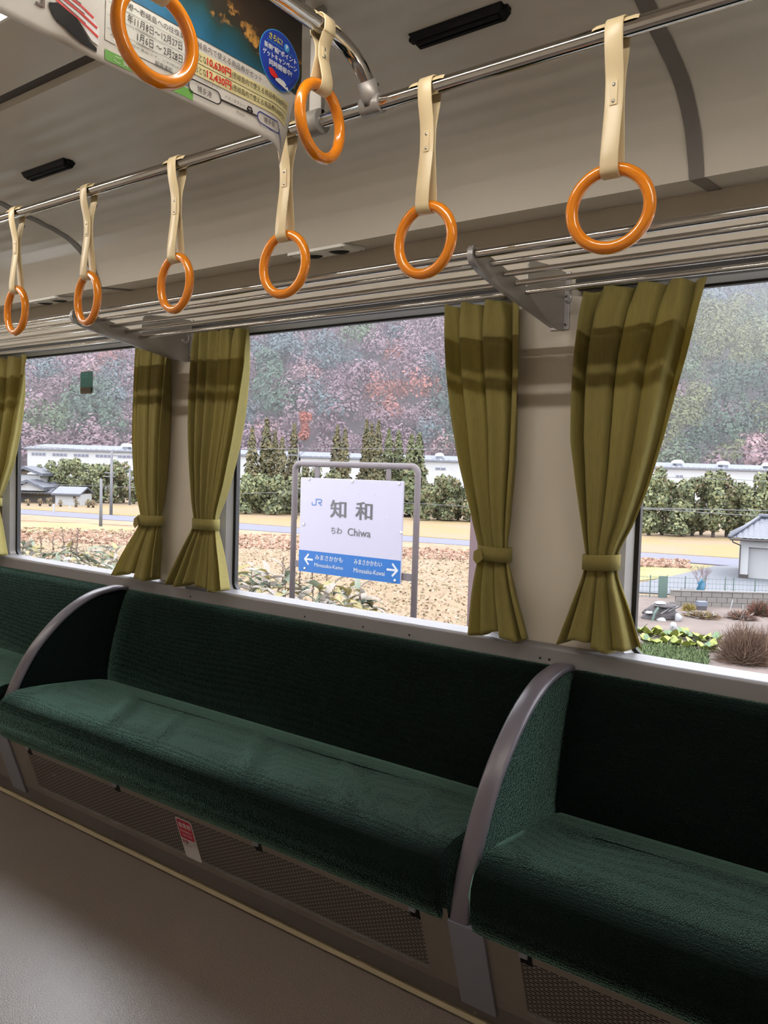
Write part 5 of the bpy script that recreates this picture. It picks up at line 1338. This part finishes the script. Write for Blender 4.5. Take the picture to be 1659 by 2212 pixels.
for i, (px, py, h, lean, lab) in enumerate(((1574, 1332, .62, .12, 'leaning white stake by the russet weeds'), (1606, 1336, .50, -.06, 'white forked stake right of the leaning one'), (1655, 1290, .5, .0, 'white pipe stake before the garden fence'))):
    p = at_z(px, py, ZF + .05); t = thing('white_stake', lab, 'stake', tuple(p), HEAD, 'white garden stakes')
    lobj('shaft', tube([(0, 0, 0), (lean, 0, h)], .014, 6), M['white_sheet'], t); 
    if i: lobj('branch', tube([(lean * .6, 0, h * .6), (-.09, 0, h * .66)], .010, 5), M['white_sheet'], t)

# =================================================================== OUTSIDE: station sign and the platform's edge
YS = 5.0
def sg(px, py): return at_y(600 + px / 4.88, 980 + py / 4.88, YS)
sx0, sx1, sz0, sz1 = -.903 * YS, -.6965 * YS, 1.2 - .171 * YS, 1.2 - .016 * YS
zb_ = 1.2 - .1355 * YS
sn = thing('station_sign', 'white and blue station name board in a rounded grey pipe frame', 'sign', ((sx0 + sx1) / 2, YS, -.30))
xa, xb, zt = -.9215 * YS, -.6745 * YS, 1.2 + .0065 * YS
R_ = .055; pr = .024
path = [(xa, YS, -.30), (xa, YS, zt - R_)] + [(xa + R_ - R_ * math.cos(a), YS, zt - R_ + R_ * math.sin(a)) for a in np.linspace(.2, math.pi / 2, 6)] + [(xb - R_ + R_ * math.sin(a), YS, zt - R_ + R_ * math.cos(a)) for a in np.linspace(0, math.pi / 2 - .2, 6)] + [(xb, YS, zt - R_), (xb, YS, -.30)]
obj('pipe_frame', tube(path, pr, 14), M['post_paint'], sn, smooth=True)
zl = sz0 + .055
for (x0_, x1_) in ((xa, sx0 + .06), (sx1 - .06, xb)):
    obj('lower_bracket', box(x0_, x1_, YS - .006, YS + .006, zl - .028, zl + .028), M['post_paint'], sn)
for x in (xa + .245, xb - .27):
    obj('hanging_strap', box(x - .021, x + .021, YS - .006, YS + .006, sz1 - .05, zt), M['post_paint'], sn)
obj('name_board', box(sx0, sx1, YS - .030, YS - .012, sz0, sz1), M['sign_white'], sn, bevel=.003)
f0 = lambda u, v: (u, YS - .0312, v); f1 = lambda u, v: (u, YS - .0324, v)
flat('blue_band', [(sx0 + .001, sz0 + .001), (sx1 - .001, sz0 + .001), (sx1 - .001, zb_), (sx0 + .001, zb_)], f0, M['sign_blue'], sn)
def SX(px, py): p = at_y(600 + px / 4.88, 980 + py / 4.88, YS - .031); return p[0], p[2]
def sbox(name, body, tl, br, m, bold=0.0):
    a, b = SX(*tl), SX(*br); return letters(name, body, f1, a[0], b[0], b[1], a[1], m, sn, bold)
a, b = SX(557, 487), SX(720, 682); h_ = a[1] - b[1]
letters('lettering', '知', f1, a[0], b[0], b[1], a[1], M['sign_ink'], sn, bold=.028)
a, b = SX(823, 507), SX(996, 706)
letters('lettering', '和', f1, a[0], b[0], b[1], a[1], M['sign_ink'], sn, bold=.028)
sbox('lettering', 'ちわ', (563, 772), (675, 852), M['sign_ink'], .012)
sbox('lettering', 'Chiwa', (737, 782), (978, 885), M['sign_ink'], .010)
sbox('lettering', 'みまさかかも', (395, 1062), (685, 1150), M['sign_letter'], .012)
sbox('lettering', 'Mimasaka-Kamo', (388, 1150), (688, 1226), M['sign_letter'], .004)
sbox('lettering', 'みまさかかわい', (806, 1108), (1100, 1198), M['sign_letter'], .012)
sbox('lettering', 'Mimasaka-Kawai', (802, 1202), (1128, 1290), M['sign_letter'], .004)
a, b = SX(356, 472), SX(466, 552); w_, h_ = b[0] - a[0], a[1] - b[1]
J = lambda pts: [(a[0] + u * w_, b[1] + v * h_) for u, v in pts]
strokes('logo', [J([(.06, .42), (.06, .16), (.14, .07), (.36, .07), (.44, .16), (.44, .93)]), J([(.44, .93), (.86, .93), (.94, .85), (.94, .56), (.86, .48), (.66, .48)]), J([(.70, .44), (.95, .06)])], h_ * .145, f1, M['sign_jr'], sn)
def arrow(c, half_w, half_h, direction):
    cx, cz = c; s = direction
    strokes('arrow', [[(cx - s * half_w, cz), (cx + s * half_w * .8, cz)], [(cx + s * half_w * .05, cz + half_h), (cx + s * half_w * .95, cz), (cx + s * half_w * .05, cz - half_h)]], .016, f1, M['sign_letter'], sn)
arrow(SX(325, 1113), .042, .040, -1); arrow(SX(1208, 1226), .048, .044, 1)
for (u, v) in ((330, 270), (788, 292), (1282, 318), (275, 742), (1303, 832), (286, 1208), (1236, 1336)):
    q = SX(u, v); obj('bolt', ball((q[0], YS - .034, q[1]), .011, sy=.8, n=10, m=6), M['steel'], sn, smooth=True)
# brown post right of the sign
p0 = at_y(1013, 1200, 4.2); p1 = at_y(1044, 1200, 4.2)
dp = thing('shelter_post', 'brown square steel post right of the station sign, half behind the curtain', 'post', ((p0[0] + p1[0]) / 2, 4.2, -.30))
zt2 = at_y(1035, 1085, 4.2)[2]
obj('shaft', box(p0[0], p1[0] + .01, 4.2, 4.28, -.30, zt2), M['brown_post'], dp, bevel=.004)
obj('post_cap', box(p0[0] - .004, p1[0] + .014, 4.196, 4.284, zt2, zt2 + .012), M['brown_post'], dp)

# bamboo grass and dry stalks on the bank behind the platform
def lance(L, w, fold, droop):
    V = []
    for i in range(7):
        u = i / 6; ww = w * math.sin(math.pi * min(1, u * .93 + .07)) ** .8 * (1 - .25 * u); z = -droop * L * u * u
        V += [(L * u, -ww, z + fold * ww), (L * u, 0, z), (L * u, ww, z + fold * ww)]
    return V, [(i * 3 + k, i * 3 + k + 1, i * 3 + k + 4, i * 3 + k + 3) for i in range(6) for k in (0, 1)]
leaf_kinds = []
for nm in ('sasa_green', 'sasa_yellow', 'sasa_dry'):
    v, f = lance(.23, .034, .4, .35); me = bpy.data.meshes.new('leaf'); me.from_pydata(v, [], f); me.materials.append(M[nm]); leaf_kinds.append(me)
rb = random.Random(77)
def sasa(px, py_top, y, label, nleaf, mix):
    top = at_y(px, py_top, y); base_z = -.42 if y < 6.6 else -.42 - (y - 6.6) * .236
    t = thing('bamboo_grass', label, 'plant', (top[0], y, base_z), 0, 'bamboo grass on the bank')
    H = top[2] - base_z; lx, ly = rb.uniform(-.12, .12), rb.uniform(-.06, .06)
    obj('stem', tube([(lx * u * u, ly * u, H * u) for u in np.linspace(0, 1, 6)], [.006, .006, .005, .005, .004, .003], 5), M['stalk'], t, local=True)
    for k in range(nleaf):
        u = rb.uniform(.45, 1.0); me = leaf_kinds[0 if rb.random() < mix else (1 if rb.random() < .35 else 2)]
        o = bpy.data.objects.new('leaf', me); COL.objects.link(o); o.parent = t
        o.location = (lx * u * u, ly * u, H * u); o.rotation_euler = (rb.uniform(-.7, .7), rb.uniform(-.9, .4), rb.uniform(0, 6.28)); s = rb.uniform(.65, 1.25); o.scale = (s, s, s)
LP = [(48, 1172), (70, 1178), (98, 1196), (124, 1192), (150, 1186), (172, 1176), (196, 1180), (216, 1190), (238, 1178), (258, 1186), (280, 1196)]
for i, (px, py) in enumerate(LP): sasa(px, py, 6.7 + (i % 3) * .25, f'bamboo grass plant along the sill of the far window, {ORD[i]} from the left', 15, .45)
LP = [(520, 1236), (538, 1222), (560, 1240), (590, 1236), (618, 1226), (655, 1256), (690, 1262), (722, 1250), (748, 1258), (782, 1276), (810, 1300)]
for i, (px, py) in enumerate(LP): sasa(px, py, 6.6 + (i % 3) * .25, f'bamboo grass plant under the station sign in the middle window, {ORD[i]} from the left', 15, .35)
LP = [(60, 1200), (90, 1208), (136, 1210), (184, 1212), (226, 1220), (250, 1222)]
for i, (px, py) in enumerate(LP): sasa(px, py, 6.35, f'low pale bamboo grass clump just above the far window sill, {ORD[i]} from the left', 14, .25)
LP = [(530, 1262), (570, 1272), (606, 1280), (640, 1284), (678, 1290), (716, 1298), (750, 1304), (790, 1316)]
for i, (px, py) in enumerate(LP): sasa(px, py, 6.35, f'low dry bamboo grass clump just above the middle window sill, {ORD[i]} from the left', 14, .2)
def stalk(px, py_top, y, label, seed):
    rr = random.Random(seed); top = at_y(px, py_top, y); bz = -.42 if y < 6.6 else -.42 - (y - 6.6) * .236; H = top[2] - bz
    t = thing('dry_weed_stalk', label, 'plant', (top[0], y, bz), 0, 'dry weed stalks on the bank')
    c = rr.uniform(-.05, .05); pts = [(c * math.sin(3 * u), 0, H * u) for u in np.linspace(0, 1, 9)]
    obj('stem', tube(pts, .005, 5), M['stalk'], t, local=True)
    obj('seed_head', join(*[ball((c * math.sin(3 * u) + rr.uniform(-.018, .018), rr.uniform(-.015, .015), H * u), rr.uniform(.007, .014), n=6, m=4) for u in np.linspace(.45, 1, 16)]), M['stalk'], t, local=True)
for i, (px, py) in enumerate(((88, 1158), (115, 1160), (134, 1140), (157, 1166), (170, 1142))): stalk(px, py, 6.9, f'dry brown weed stalk rising in the far window, {ORD[i]} from the left', 300 + i)
for i, (px, py) in enumerate(((612, 1205), (650, 1225), (672, 1230), (705, 1236))): stalk(px, py, 6.9, f'thin dry stalk beside the station sign legs, {ORD[i]} from the left', 320 + i)
